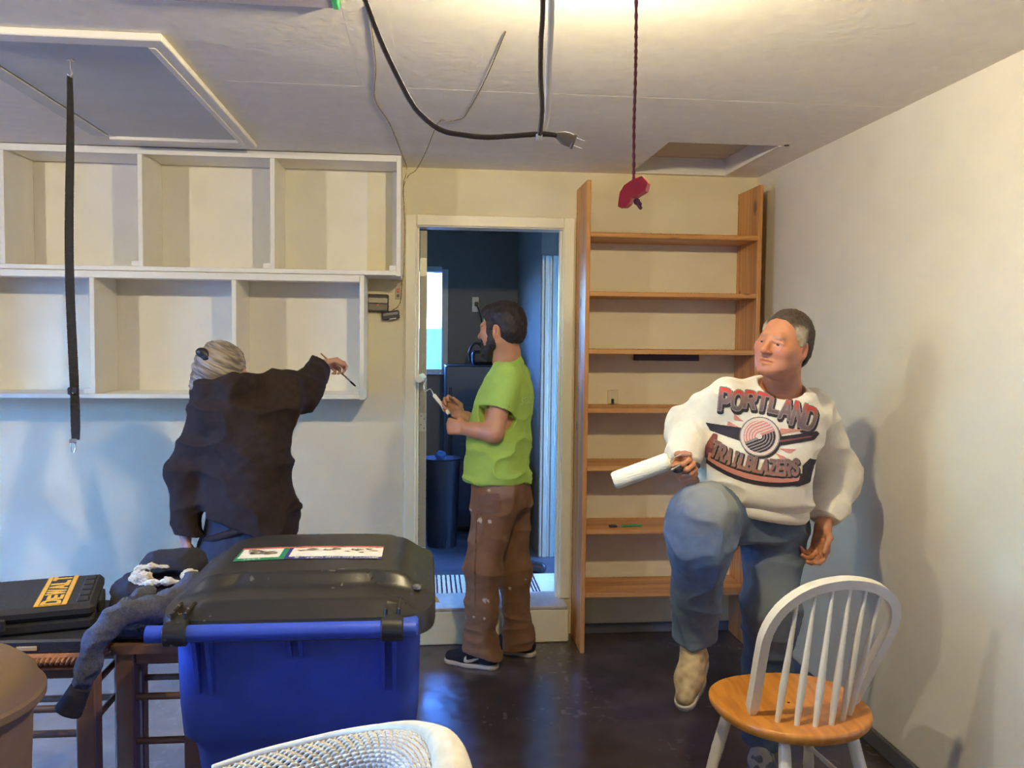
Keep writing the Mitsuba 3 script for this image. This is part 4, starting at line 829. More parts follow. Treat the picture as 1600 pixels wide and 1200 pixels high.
s = Soft(); s.cap((0.60, 0.60, FZ+0.045), (0.71, 0.56, FZ+0.035), 0.042, 0.034); s.cap((0.60, 0.60, FZ+0.05), (0.58, 0.62, FZ+0.09), 0.04, 0.036); s.half((0.65, 0.58, FZ+0.003), (0, 0, -1), 0.3)
obj('upper', s.mesh(0.006), 'black_plastic', t, smooth=True)
t = thing('hamper', 'dark tall hamper standing in the shadow of the hall', 'basket')
obj('body', lathe([(0.13, 0), (0.17, 0.55), (0.18, 0.56), (0.17, 0.57), (0.02, 0.57)], 28, (0.54, 1.24, FZ)), 'black_plastic', t, smooth=30)
t = thing('blue_cloth', 'small blue cloth draped on a dark bucket in the hall', 'cloth')
s = Soft(); s.ell((0.11, 1.30, FZ+0.63), (0.035, 0.05, 0.03)); obj('body', s.mesh(0.006, wrinkles(2, (40, 40, 40), 0.01), 0.02), 'cloth_blue', t, smooth=True)
mat('cloth_blue', (0.06, 0.16, 0.42), rough=0.9)
t = thing('bucket', 'dark bucket under the small blue cloth in the hall', 'bucket')
obj('body', lathe([(0.10, 0), (0.125, 0.60), (0.135, 0.61), (0.12, 0.61), (0.01, 0.60)], 28, (0.12, 1.32, FZ)), 'black_plastic', t, smooth=30)
# pale tangle on the floor under the bookcase
rs = np.random.RandomState(12); c = V(*(1.343, 0.000, -0.060))
P = [c+V(0.10*(q-0.5)+0.012*rs.randn(), 0.03*rs.randn(), 0.004+0.02*rs.rand()) for q in np.linspace(0, 1, 26)]
single('tape_tangle', tube(spline(P, 160), 0.0035, 6, flat=0.35), 'paper_pale', 'small crumpled tangle of pale tape on the floor before the bookcase', 'tape', smooth=True)
mat('paper_pale', (0.62, 0.53, 0.36), rough=0.7)

# ------------------------------------------------------------------ people
scene['skin'] = {'type': 'twosided', 'bsdf': {'type': 'principled', 'base_color': {'type': 'mesh_attribute', 'name': 'vertex_color'}, 'roughness': 0.48, 'specular': 0.4}}
scene['dyed'] = {'type': 'twosided', 'bsdf': {'type': 'principled', 'base_color': {'type': 'mesh_attribute', 'name': 'vertex_color'}, 'roughness': 0.85, 'specular': 0.2, 'sheen': 0.2}}
def lerp3(a, b, t): return np.asarray(a)*(1-t[:, None])+np.asarray(b)*t[:, None]
def sst(a, b, x): t = np.clip((x-a)/(b-a), 0, 1); return t*t*(3-2*t)
class Frame:
    """a local frame: x to the person's right, y forward, z up"""
    def __init__(s, o, fwd, up, scale=1.0):
        s.o = np.asarray(o, float); s.z = unit(up); s.y = unit(np.asarray(fwd, float)-s.z*np.dot(fwd, s.z)); s.x = np.cross(s.y, s.z); s.k = scale
    def __call__(s, x, y, z): return s.o+s.k*(s.x*x+s.y*y+s.z*z)
    def local(s, p): d = (p-s.o)/s.k; return np.column_stack([d @ s.x, d @ s.y, d @ s.z])
    @property
    def axes(s): return (s.x, s.y, s.z)
def head(S, F, neck, nr=0.056, jaw=1.0, nose=1.0, lid=0.0, chin=0.0):
    k, A = F.k, F.axes
    def E(c, r, kk=0.02, op='+'): S.ell(F(*c), np.array(r)*k, A, kk*k, op)
    def C(a, b, ra, rb=None, kk=0.02, op='+'): S.cap(F(*a), F(*b), ra*k, (ra if rb is None else rb)*k, kk*k, op)
    E((0, -0.014, 0.036), (0.075, 0.097, 0.088)); E((0, 0.028, -0.030+0.008*chin), (0.061*jaw, 0.068, 0.080-0.008*chin), 0.04)
    for s in (-1, 1):
        C((s*0.050*jaw, 0.000, -0.052), (s*0.020*jaw, 0.068, -0.094+0.008*chin), 0.019, 0.016, 0.03)
        E((s*0.044, 0.064, -0.014), (0.022, 0.018, 0.017), 0.025); E((s*0.050*jaw, 0.030, -0.034), (0.016, 0.034, 0.034), 0.04)
    E((0, 0.074, -0.096+0.008*chin), (0.024*jaw, 0.019, 0.018), 0.03)
    C((-0.034, 0.083, 0.024), (0.034, 0.083, 0.024), 0.010, None, 0.022)
    for s in (-1, 1): E((s*0.0315, 0.101, 0.004), (0.0175, 0.014, 0.0105), 0.012, '-')
    C((0, 0.092, 0.014), (0, 0.113, -0.022), 0.0075*nose, 0.0105*nose, 0.012); E((0, 0.113, -0.027), (0.0125*nose, 0.012*nose, 0.011), 0.008)
    for s in (-1, 1):
        E((s*0.012*nose, 0.101, -0.030), (0.0085, 0.010, 0.0075), 0.006); E((s*0.0065, 0.110, -0.0375), (0.0035, 0.005, 0.003), 0.003, '-')
        C((s*0.013, 0.0915, 0.0125), (s*0.049, 0.083, 0.007), 0.0055+lid, 0.0045+lid, 0.004)     # upper lid
        C((s*0.018, 0.0880, -0.0045), (s*0.045, 0.082, -0.004), 0.0045+lid*0.8, 0.004+lid*0.8, 0.006)   # lower lid
    C((-0.023, 0.085, -0.0585), (0, 0.096, -0.0555), 0.0040, 0.0048, 0.008); C((0.023, 0.085, -0.0585), (0, 0.096, -0.0555), 0.0040, 0.0048, 0.008)
    C((-0.019, 0.086, -0.0665), (0, 0.0945, -0.0675), 0.0052, 0.0068, 0.008); C((0.019, 0.086, -0.0665), (0, 0.0945, -0.0675), 0.0052, 0.0068, 0.008)
    C((-0.028, 0.088, -0.0625), (0, 0.1015, -0.0612), 0.0030, 0.0030, 0.003, '-'); C((0.028, 0.088, -0.0625), (0, 0.1015, -0.0612), 0.0030, 0.0030, 0.003, '-')
    for s in (-1, 1):
        E((s*0.077, -0.010, -0.004), (0.0095, 0.019, 0.032), 0.012); E((s*0.085, -0.004, -0.002), (0.007, 0.010, 0.018), 0.006, '-')
    S.cap(F(0, -0.022, -0.045), neck, nr*k, (nr+0.008)*k, 0.03*k); S.cap(neck, np.asarray(neck)+np.array([0, 0.01, -0.10]), (nr+0.004)*k, (nr+0.004)*k, 0.03*k)
def head_colour(L, base, red=0.5, brow=(0.12, 0.09, 0.07)):
    """skin colour at head-frame points"""
    c = np.tile(np.asarray(base, float), (len(L), 1)); x, y, z = np.abs(L[:, 0]), L[:, 1], L[:, 2]
    inh = (np.abs(L) < 0.16).all(1)
    def spot(cx, cy, cz, r): return np.exp(-(((x-cx)**2+(y-cy)**2+(z-cz)**2)/(r*r)))*inh
    n = meshkit.noise(L*90, 3)
    w = red*np.clip(spot(0, 0.112, -0.027, 0.018)+spot(0.042, 0.066, -0.022, 0.026)*0.8+spot(0.08, -0.01, 0, 0.03)*0.7+spot(0, 0.08, -0.11, 0.03)*0.4, 0, 1)*(0.7+0.6*n)
    c = lerp3(c, np.array(base)*np.array([1.02, 0.62, 0.58]), np.clip(w, 0, 1))
    lip = np.exp(-((z+0.0615)/0.007)**2)*(x < 0.026)*(y > 0.075)*inh; c = lerp3(c, np.array(base)*np.array([0.72, 0.46, 0.44]), 0.75*lip)
    br = np.exp(-((z-0.026-0.10*np.clip(0.03-x, -0.02, 0.02))/0.0045)**2)*(x > 0.010)*(x < 0.050)*(y > 0.06)*inh; c = lerp3(c, brow, 0.75*br*(0.5+0.6*meshkit.noise(L*400, 8)))
    return np.clip(c*(0.94+0.12*meshkit.noise(L*40, 1))[:, None], 0, 1)
def eyes(F, parent, iris=(0.10, 0.08, 0.05), look=(0, 0.1, 0)):
    for s in (-1, 1):
        c = F(s*0.031, 0.0795, 0.0035); b = ball(c, 0.0122*F.k, 3); d = unit(F.y*1.0+F.x*look[0]+F.z*look[2]); q = (b.vertices-c) @ d/(0.0122*F.k)
        col = np.where(q[:, None] > 0.965, (0.01, 0.01, 0.01), np.where(q[:, None] > 0.84, iris, (0.30, 0.24, 0.20)))
        obj('eye', b, 'skin', parent, smooth=True, color=col)
def hand(S, wrist, f, n, thumb, curl=(0.5, 0.6, 0.7, 0.8), thumb_dir=None, k=1.0, spread=0.05, bend=(1.0, 1.15, 0.8), palm=True):
    """wrist point, f along the hand, n out of the palm, thumb towards the thumb side; curl in radians per joint, index first"""
    f = unit(f); n = unit(np.asarray(n, float)-f*np.dot(n, f)); t = unit(np.cross(n, f)); t = t if np.dot(t, thumb) > 0 else -t
    w = np.asarray(wrist, float); kn = [w+f*L*k+t*o*k-n*0.002 for L, o in ((0.086, 0.029), (0.090, 0.010), (0.085, -0.010), (0.077, -0.028))]
    for q, o in zip(kn, (0.016, 0.006, -0.006, -0.016)): S.cap(w+t*o*k+f*0.004, q, 0.0150*k, 0.0118*k, 0.010*k)
    S.cap(w+f*0.05*k+t*0.012*k+n*0.006*k, w+f*0.06*k-t*0.012*k+n*0.006*k, 0.012*k, 0.012*k, 0.012*k)
    for i, q in enumerate(kn):
        a, p, d0 = 0, q, f+t*spread*(1.5-i); L = np.array([0.043, 0.026, 0.021])*k*(0.93, 1.03, 0.96, 0.78)[i]; r = [0.0095, 0.0086, 0.0078, 0.0066]
        for j in range(3):
            a += curl[i]*bend[j]; d = unit(d0*math.cos(a)+n*math.sin(a)); e = p+d*L[j]; S.cap(p, e, r[j]*k, r[j+1]*k, 0.004*k); p = e
    td = unit(t*0.75+f*0.6+n*0.35) if thumb_dir is None else unit(thumb_dir)
    b = w+f*0.020*k+t*0.020*k+n*0.004*k; m = b+unit(t*0.8+f*0.75+n*0.3)*0.036*k; e = m+td*0.033*k; e2 = e+unit(td+f*0.4)*0.026*k
    S.cap(b, m, 0.0150*k, 0.0118*k, 0.010*k); S.cap(m, e, 0.0110*k, 0.0098*k, 0.005*k); S.cap(e, e2, 0.0096*k, 0.0076*k, 0.004*k)
    return kn
def sneaker(P, heel, toe, z, body, sole, up=(0, 0, 1), ankle=None, L=None):
    """upper and sole between the heel and toe points (ground level of the sole)"""
    h, t = V(*heel), V(*toe); f = unit(t-h); u = unit(np.array(up)-f*np.dot(up, f)); L = np.linalg.norm(t-h)
    S = Soft(); a = lambda s, q: h+f*s*L+u*q
    S.cap(a(0.14, 0.050), a(0.60, 0.046), 0.036, 0.042, 0.03); S.cap(a(0.55, 0.045), a(0.87, 0.034), 0.042, 0.031, 0.03); S.cap(a(0.16, 0.055), a(0.20, 0.105), 0.038, 0.043, 0.03); S.cap(a(0.30, 0.085), a(0.58, 0.062), 0.036, 0.036, 0.03)
    S.half(a(0.5, 0.018), -u, 0.4)
    Q = Soft(); Q.cap(a(0.13, 0.016), a(0.55, 0.016), 0.041, 0.042, 0.02); Q.cap(a(0.5, 0.016), a(0.87, 0.018), 0.046, 0.037, 0.02); Q.half(a(0.5, 0.024), u, 0.4); Q.half(a(0.5, 0.0), -u, 0.4)
    k = obj('shoe', S.mesh(0.0045), body, P, smooth=True); obj('sole', Q.mesh(0.0045), sole, k, smooth=True)
    return k, a, f, u
def drape(poly, S, o, ex, ey, n, up=0.0012, seg=0.012, bump=None, reach=0.07):
    """a print: a flat polygon (metres) laid on the cloth S along -n"""
    gs = [g for g in getattr(poly, 'geoms', [poly]) if g.area > 2e-7]; out = []
    for g in gs:
        v, f = trimesh.creation.triangulate_polygon(g.segmentize(seg), engine='earcut')
        v, f = trimesh.remesh.subdivide_to_size(np.column_stack([v, np.zeros(len(v))]), f, seg); out.append(trimesh.Trimesh(v, f, process=False))
    m = trimesh.util.concatenate(out); uv = m.vertices[:, :2].copy(); p = o+uv[:, :1]*ex+uv[:, 1:2]*ey+n*reach; d = np.zeros(len(p))
    for _ in range(26):
        D = S.eval(p); D = D+bump(p) if bump is not None else D; p = p-n*(D*0.8)[:, None]
    m = trimesh.Trimesh(p+n*(up+0.0008), m.faces, process=False)
    if (m.face_normals @ n).mean() < 0: m.invert()
    return m, uv

# ---- the man in the green shirt, seen from behind his left side
mat('sole_white', (0.42, 0.40, 0.36), rough=0.6); mat('shoe_black', lambda p, n, uv: mix((0.010, 0.0095, 0.009), (0.018, 0.017, 0.016), noise(p.x*300, p.y*300, p.z*300)), rough=0.8, spec=0.15)
mat('roller_white', lambda p, n, uv: mix((0.70, 0.72, 0.66), (0.84, 0.86, 0.80), noise(p.x*260, p.y*260, p.z*260)), rough=0.95, bump=lambda p, n, uv: noise(p.x*260, p.y*260, p.z*260), bump_scale=0.004)
g = thing('person', 'bearded man in a lime green shirt and brown work trousers painting the door edge', 'person')
fd, ld_ = unit(V(-0.866, 0.5, 0)), unit(V(-0.5, -0.866, 0))
hd = Frame((0.369, -0.380, 1.652), (-0.87, 0.49, -0.06), (-0.06, 0.03, 1), 1.02)
J = dict(neck=V(*(0.397, -0.360, 1.539)), shL=V(*(0.380, -0.525, 1.396)), shR=V(*(0.444, -0.200, 1.386)), elL=V(*(0.320, -0.580, 1.170)), wrL=V(*(0.194, -0.530, 1.183)), elR=V(*(0.290, -0.170, 1.152)), wrR=V(*(0.181, -0.240, 1.218)), hipL=V(*(0.348, -0.460, 0.849)), hipR=V(*(0.427, -0.300, 0.819)), knL=V(*(0.280, -0.500, 0.506)), knR=V(*(0.453, -0.300, 0.449)), anL=V(*(0.275, -0.450, 0.099)), anR=V(*(0.483, -0.300, 0.069)))
S = Soft(); head(S, hd, J['neck'], 0.058)
S.loft([((0.374, -0.380, 0.850), 0.15, 0.11), ((0.381, -0.380, 1.104), 0.15, 0.105), ((0.402, -0.370, 1.325), 0.16, 0.10), ((0.411, -0.360, 1.435), 0.10, 0.07)], fd, k=0.05)
for s in 'LR':
    S.chain([J['sh'+s], J['el'+s]], [0.052, 0.045], 0.04); S.cap(J['el'+s], J['wr'+s]+0.25*(J['el'+s]-J['wr'+s]), 0.046, 0.036, 0.03); S.cap(J['wr'+s]+0.3*(J['el'+s]-J['wr'+s]), J['wr'+s], 0.036, 0.027, 0.02)
    S.chain([J['hip'+s], J['kn'+s], J['an'+s]], [0.08, 0.055, 0.038], 0.04)
fL = unit(J['wrL']-J['elL']); hand(S, J['wrL'], unit(fL+V(0, 0, 0.02)), V(0.15, 0.95, -0.15), V(0, 0.1, 1), curl=(1.35, 1.4, 1.42, 1.45), thumb_dir=fL*0.6+V(0, 0.8, 0.1), k=1.0)
fR = unit(V(-0.50, 0.05, 0.55)); hand(S, J['wrR'], fR, V(-0.2, -0.9, -0.25), V(-0.7, -0.2, -0.6)*-1, curl=(0.75, 0.85, 0.95, 1.05), thumb_dir=V(-0.6, -0.55, 0.55), k=1.0)
m = S.mesh(0.0036); L = hd.local(m.vertices); col = head_colour(L, (0.46, 0.225, 0.125), 0.5, (0.03, 0.02, 0.015))
obj('body', m, 'skin', g, smooth=True, color=col)
eyes(hd, g)
mat('hair_dark', lambda p, n, uv: mix((0.008, 0.006, 0.005), (0.028, 0.019, 0.014), noise(p.x*160, p.y*160, p.z*60)), rough=0.6, spec=0.35)
S = Soft(); k = hd.k; A = hd.axes
S.ell(hd(0, -0.020, 0.045), np.array((0.089, 0.108, 0.098))*k, A); S.ell(hd(0, -0.060, -0.005), np.array((0.080, 0.062, 0.078))*k, A, 0.03); S.ell(hd(0, 0.062, 0.088), np.array((0.055, 0.03, 0.028))*k, A, 0.03)
S.half(hd(0, 0.060, 0.058), hd.y*0.80-hd.z*0.60, 0.16, 0.012); S.half(hd(0, -0.045, -0.062), hd.y*0.25-hd.z*0.95, 0.2, 0.02)
for s in (-1, 1): S.ell(hd(s*0.085, -0.012, -0.012), np.array((0.024, 0.024, 0.038))*k, A, 0.008, '-'); S.cap(hd(s*0.074, 0.026, 0.03), hd(s*0.068, 0.022, -0.05), 0.016, 0.02, 0.012)
hb = lambda p: 0.006*(meshkit.noise(p*np.array((70, 70, 45)), 4)-0.5)+0.004*(meshkit.noise(p*160, 6)-0.5)
obj('hair', S.mesh(0.004, hb, 0.006), 'hair_dark', g, smooth=True)
S = Soft(); S.chain([hd(-0.066, 0.018, -0.030), hd(-0.058, 0.022, -0.062), hd(-0.030, 0.064, -0.098), hd(0.030, 0.064, -0.098), hd(0.058, 0.022, -0.062), hd(0.066, 0.018, -0.030)], np.array([0.014, 0.022, 0.025, 0.025, 0.022, 0.014])*k, 0.03)
S.ell(hd(0, 0.068, -0.112), np.array((0.036, 0.030, 0.036))*k, A, 0.03); S.chain([hd(-0.030, 0.082, -0.070), hd(-0.022, 0.094, -0.049), hd(0.022, 0.094, -0.049), hd(0.030, 0.082, -0.070)], np.array([0.010, 0.006, 0.006, 0.010])*k, 0.012)
S.ell(hd(0, 0.105, -0.0625), np.array((0.020, 0.012, 0.007))*k, A, 0.006, '-')
obj('beard', S.mesh(0.0036, hb, 0.006), 'hair_dark', g, smooth=True)
# shirt
S = Soft(); S.loft([((0.363, -0.385, 0.905), 0.195, 0.158), ((0.359, -0.385, 1.026), 0.19, 0.148), ((0.374, -0.380, 1.199), 0.185, 0.135), ((0.395, -0.370, 1.325), 0.195, 0.122), ((0.411, -0.365, 1.413), 0.165, 0.095), ((0.414, -0.360, 1.495), 0.078, 0.070), ((0.407, -0.360, 1.539), 0.064, 0.060)], fd, k=0.05)
slL = J['shL']+0.62*(J['elL']-J['shL']); slR = J['shR']+0.6*(J['elR']-J['shR'])
S.cap(J['shL']-0.15*(J['elL']-J['shL']), slL, 0.070, 0.072, 0.04); S.cap(J['shR']-0.15*(J['elR']-J['shR']), slR, 0.070, 0.074, 0.04)
S.half(J['shL']+0.55*(J['elL']-J['shL']), unit(J['elL']-J['shL'])+V(-0.10, 0, 0.0), 0.105); S.half(J['shR']+0.55*(J['elR']-J['shR']), J['elR']-J['shR'], 0.10)
S.cap(J['shL']+0.50*(J['elL']-J['shL']), J['elL'], 0.063, 0.063, 0.004, '-')
S.half(V(*(0.363, -0.385, 0.905)), V(0.02, 0, -1), 0.3); S.cap(hd(0, -0.03, -0.10), J['neck']+V(-0.004, 0.002, 0.04), 0.064, 0.066, 0.006, '-')
gb0 = wrinkles(31, (8, 8, 11), 0.016, 30, 0.004)
gb = lambda p: gb0(p)*np.clip((1.36-p[:, 2])/0.25, 0.25, 1)
mat('green_shirt', lambda p, n, uv: mix((0.29, 0.47, 0.075), (0.36, 0.54, 0.11), fbm(p.x*25, p.y*25, p.z*25, 3)), rough=0.9, sheen=0.3)
sh = obj('shirt', S.mesh(0.0055, gb, 0.016), 'green_shirt', g, smooth=True)
mat('faded_print', (0.46, 0.62, 0.22), rough=0.9)
nb_ = unit(V(0.80, -0.55, 0.1)); exb = unit(V(0.55, 0.80, 0)); q = affinity.translate(text_poly('STAC', 0.034), -0.05, 0)
mm, _ = drape(q, S, V(*(0.458, -0.440, 1.292)), exb, V(0, 0, 1), nb_, bump=gb, seg=0.02, reach=0.2); obj('lettering', mm, 'faded_print', sh, label='faded pale lettering on the back')
# trousers
S = Soft(); S.loft([((0.377, -0.385, 0.787), 0.165, 0.135), ((0.377, -0.385, 0.867), 0.165, 0.130), ((0.379, -0.385, 0.952), 0.155, 0.118)], fd, k=0.05)
S.chain([J['hipL'], J['knL'], J['anL']+V(0.0, 0, 0.02)], [0.110, 0.083, 0.078], 0.05); S.chain([J['hipR'], J['knR'], J['anR']+V(0, 0, 0.02)], [0.108, 0.078, 0.072], 0.05)
S.cap(J['anL']+V(0.01, 0, 0.03), J['anL']+V(0.012, 0, -0.03), 0.082, 0.090, 0.03); S.cap(J['anR']+V(0, 0, 0.03), J['anR']+V(0, 0, -0.025), 0.075, 0.082, 0.03)
S.half(J['anL']+V(0, 0, -0.030), (-0.12, 0, -1), 0.13); S.half(J['anR']+V(0, 0, -0.030), (0, 0, -1), 0.12)
pbw = wrinkles(41, (6, 6, 7), 0.012, 30, 0.003); pb2 = wrinkles(43, (8, 8, 16), 0.010, 30, 0.0); pb = lambda p: pbw(p)+pb2(p)*np.clip((0.34-p[:, 2])/0.12, 0.15, 1.2)
m = S.mesh(0.0055, pb, 0.02); v = m.vertices
c = lerp3((0.122, 0.056, 0.021), (0.21, 0.106, 0.043), meshkit.fbm(v*14, 3, 2)); c = lerp3(c, (0.26, 0.17, 0.11), 0.5*sst(0.62, 0.8, meshkit.fbm(v*9, 3, 7)))
def spots(c, v, L, col, seed, jit=90):
    for (p, r) in L:
        d = np.linalg.norm((v-np.array(p))*np.array((1, 0.2, 1)), axis=1)/r+1.1*(meshkit.noise(v*jit, seed)-0.5)
        c = lerp3(c, col, 0.9*(1-sst(0.75, 1.0, d)))
    return c
c = spots(c, v, [((0.211, -0.550, 0.790), 0.016), ((0.193, -0.550, 0.735), 0.014), ((0.323, -0.580, 0.825), 0.010), ((0.191, -0.550, 0.261), 0.016), ((0.236, -0.550, 0.282), 0.008), ((0.285, -0.550, 0.278), 0.008), ((0.287, -0.550, 0.368), 0.012), ((0.303, -0.550, 0.364), 0.008), ((0.261, -0.580, 0.750), 0.014), ((0.306, -0.580, 0.750), 0.010), ((0.302, -0.580, 0.898), 0.010), ((0.428, -0.400, 0.367), 0.010), ((0.200, -0.550, 0.221), 0.009), ((0.504, -0.400, 0.411), 0.006)], (0.50, 0.46, 0.40), 5)
tr = obj('trousers', m, 'dyed', g, smooth=True, color=c)
o_ = V(*(0.295, -0.600, 0.799)); nn = unit(V(-0.15, -0.98, 0.05)); ee = unit(np.cross(V(0, 0, 1), -nn)*-1); ee = ee if ee[0] > 0 else -ee
mat('duck_brown', (0.135, 0.066, 0.033), rough=0.9)
mm, _ = drape(Polygon([(-0.055, 0.075), (0.05, 0.085), (0.06, -0.005), (-0.045, -0.012)]), S, o_, ee, V(0, 0, 1), nn, up=0.004, bump=pb, reach=0.2); obj('pocket', mm, 'duck_brown', tr)
mm, _ = drape(sbox(-0.060, -0.46, -0.055, -0.02), S, o_, ee, V(0, 0, 1), nn, up=0.003, bump=pb, reach=0.2); obj('seam', mm, 'duck_brown', tr)
# shoes
for (h, t) in ((V(0.362, -0.475, 0.0), V(0.105, -0.36, 0.0)), (V(0.560, -0.325, 0.0), V(0.33, -0.19, 0.0))):
    k_, a_, f_, u_ = sneaker(g, h, t, 0, 'shoe_black', 'sole_white')
    nl = unit(np.cross(f_, u_)); nl = nl if nl[1] < 0 else -nl
    sw = [a_(q_, h_) for q_, h_ in ((0.52, 0.030), (0.56, 0.034), (0.555, 0.050), (0.525, 0.062), (0.53, 0.046), (0.50, 0.043), (0.30, 0.056), (0.42, 0.036))]
    SS = Soft(); SS.cap(a_(0.14, 0.050), a_(0.60, 0.046), 0.036, 0.042, 0.03); SS.cap(a_(0.55, 0.045), a_(0.87, 0.034), 0.042, 0.031, 0.03); SS.cap(a_(0.16, 0.055), a_(0.20, 0.105), 0.038, 0.043, 0.03); SS.cap(a_(0.30, 0.085), a_(0.58, 0.062), 0.036, 0.036, 0.03)
    oo = a_(0.5, 0.0); pol = Polygon([((p-oo) @ f_, (p-oo) @ u_) for p in sw]).buffer(0.002)
    mm, _ = drape(pol, SS, oo, f_, u_, nl, up=0.002, seg=0.008, reach=0.2); obj('emblem', mm, 'roller_grey', k_, label='pale swoosh emblem')
mat('roller_grey', (0.5, 0.5, 0.48), rough=0.6)
# the mini roller he holds
t = thing('mini_roller', 'small white paint roller held against the door edge by the bearded man', 'paint roller')
hA, hB, hC = V(*(0.106, -0.262, 1.249)), V(*(0.045, -0.235, 1.324)), V(*(0.026, -0.210, 1.352))
obj('handle', cat(tube(spline([hA+(hA-hB)*0.25, hA, (hA+hB)/2, hB], 20), np.interp(np.linspace(0, 1, 20), [0, .2, .5, 1], [0.009, 0.012, 0.009, 0.010]), 12)), 'white_plastic', t, smooth=True)
rc = V(*(-0.024, -0.060, 1.399))
obj('frame', tube(spline([hB, hC, V(*(-0.000, -0.100, 1.332)), rc+V(0.018, -0.02, -0.03), rc+V(0.030, 0.0, -0.004), rc+V(0.02, 0.002, 0)], 40), 0.003, 8), 'steel', t, smooth=True)
obj('sleeve', lathe([(0.006, -0.03), (0.018, -0.029), (0.0205, -0.024), (0.0205, 0.040), (0.018, 0.046), (0.006, 0.047)], 24, rc+V(0, 0.0, 0), (0.25, 0.96, 0.1)), 'roller_white', t, smooth=40)

# ---- the woman, seen from behind
w = thing('person', 'woman in a black hooded jacket reaching a brush into the lower cabinet', 'person')
hw = Frame((-0.826, -0.930, 1.456), (0.50, 0.86, -0.10), (0.02, 0.03, 1), 0.95)
J = dict(neck=V(*(-0.819, -0.940, 1.399)), shL=V(*(-0.912, -0.950, 1.293)), shR=V(*(-0.641, -0.880, 1.372)), elL=V(*(-0.983, -0.960, 1.039)), wrL=V(*(-0.970, -0.990, 0.791)), elR=V(*(-0.545, -0.720, 1.373)), wrR=V(*(-0.477, -0.520, 1.481)), hipL=V(*(-0.816, -0.940, 0.745)), hipR=V(*(-0.637, -0.920, 0.737)))
bf = unit(V(0.20, 0.98, 0))
S = Soft(); head(S, hw, J['neck']+V(0, 0, -0.01), 0.050, 0.92, 0.9)
S.loft([((-0.732, -0.930, 0.741), 0.15, 0.11), ((-0.738, -0.930, 1.038), 0.13, 0.10), ((-0.771, -0.930, 1.279), 0.15, 0.10), ((-0.806, -0.930, 1.380), 0.08, 0.06)], bf, k=0.05)
for s in 'LR':
    S.chain([J['sh'+s], J['el'+s], J['wr'+s]], [0.045, 0.038, 0.025], 0.04)
for hp, x0 in ((J['hipL'], 0.02), (J['hipR'], 0.03)): S.chain([hp, hp*V(1, 1, 0)+V(x0, 0.01, 0.45), hp*V(1, 1, 0)+V(x0, 0.0, 0.09)], [0.085, 0.055, 0.036], 0.05)
hand(S, J['wrL'], V(0.05, 0.12, -1), V(0.75, 0.6, 0.1), V(0.2, 1, 0), curl=(0.35, 0.4, 0.45, 0.5), thumb_dir=V(0.75, 0.35, -0.7), k=0.92)
hand(S, J['wrR'], unit(V(0.42, 0.50, 0.05)), V(0.45, -0.35, -0.7), V(0.2, 0.3, 0.9), curl=(0.75, 0.85, 0.95, 1.05), thumb_dir=V(0.75, 0.10, -0.35), k=0.92)
m = S.mesh(0.0036); obj('body', m, 'skin', w, smooth=True, color=head_colour(hw.local(m.vertices), (0.50, 0.27, 0.19), 0.5, (0.2, 0.15, 0.1)))
eyes(hw, w)
mat('hair_blond', lambda p, n, uv: mix((0.115, 0.088, 0.058), (0.33, 0.27, 0.19), smoothstep(0.25, 0.75, 0.6*noise((p.x*0.45+p.z*0.9)*190+2*fbm(p.x*12, p.y*12, p.z*12, 2), (p.x*0.9-p.z*0.45)*22, p.y*40)+0.4*noise((p.x*0.45+p.z*0.9)*70, (p.x*0.9-p.z*0.45)*14, p.y*20))), rough=0.5, spec=0.4)
S = Soft(); A = hw.axes
S.ell(hw(0, -0.022, 0.040), (0.088, 0.108, 0.098), A); S.ell(hw(-0.015, -0.070, -0.03), (0.070, 0.052, 0.090), A, 0.04); S.chain([hw(-0.060, -0.055, 0.02), hw(-0.066, -0.062, -0.06), hw(-0.068, -0.060, -0.135)], [0.037, 0.036, 0.022], 0.04); S.chain([hw(0.0, -0.085, 0.0), hw(0.02, -0.085, -0.07)], [0.040, 0.028], 0.04); S.cap(hw(0.070, -0.01, 0.03), hw(0.070, -0.025, -0.05), 0.020, 0.014, 0.03)
S.half(hw(0, 0.055, 0.060), hw.y*0.85-hw.z*0.52, 0.17, 0.012)
def hs(p):
    q = np.column_stack([p[:, 0]*0.45+p[:, 2]*0.9, p[:, 0]*0.9-p[:, 2]*0.45, p[:, 1]])
    return 0.012*(meshkit.noise(q*np.array((60, 9, 14)), 4)-0.5)+0.007*(meshkit.noise(q*np.array((150, 14, 20)), 6)-0.5)
obj('hair', S.mesh(0.004, hs, 0.008), 'hair_blond', w, smooth=True)
cp = V(*(-0.888, -1.030, 1.542)); S = Soft(); S.ell(cp, (0.022, 0.02, 0.020)); S.ell(cp+V(0.016, -0.005, -0.016), (0.016, 0.014, 0.02), k=0.01); S.ell(cp+V(-0.010, 0, 0.004), (0.014, 0.014, 0.012), k=0.01)
obj('hair_clip', S.mesh(0.003), 'black_plastic', w, smooth=True, label='black hair clip')
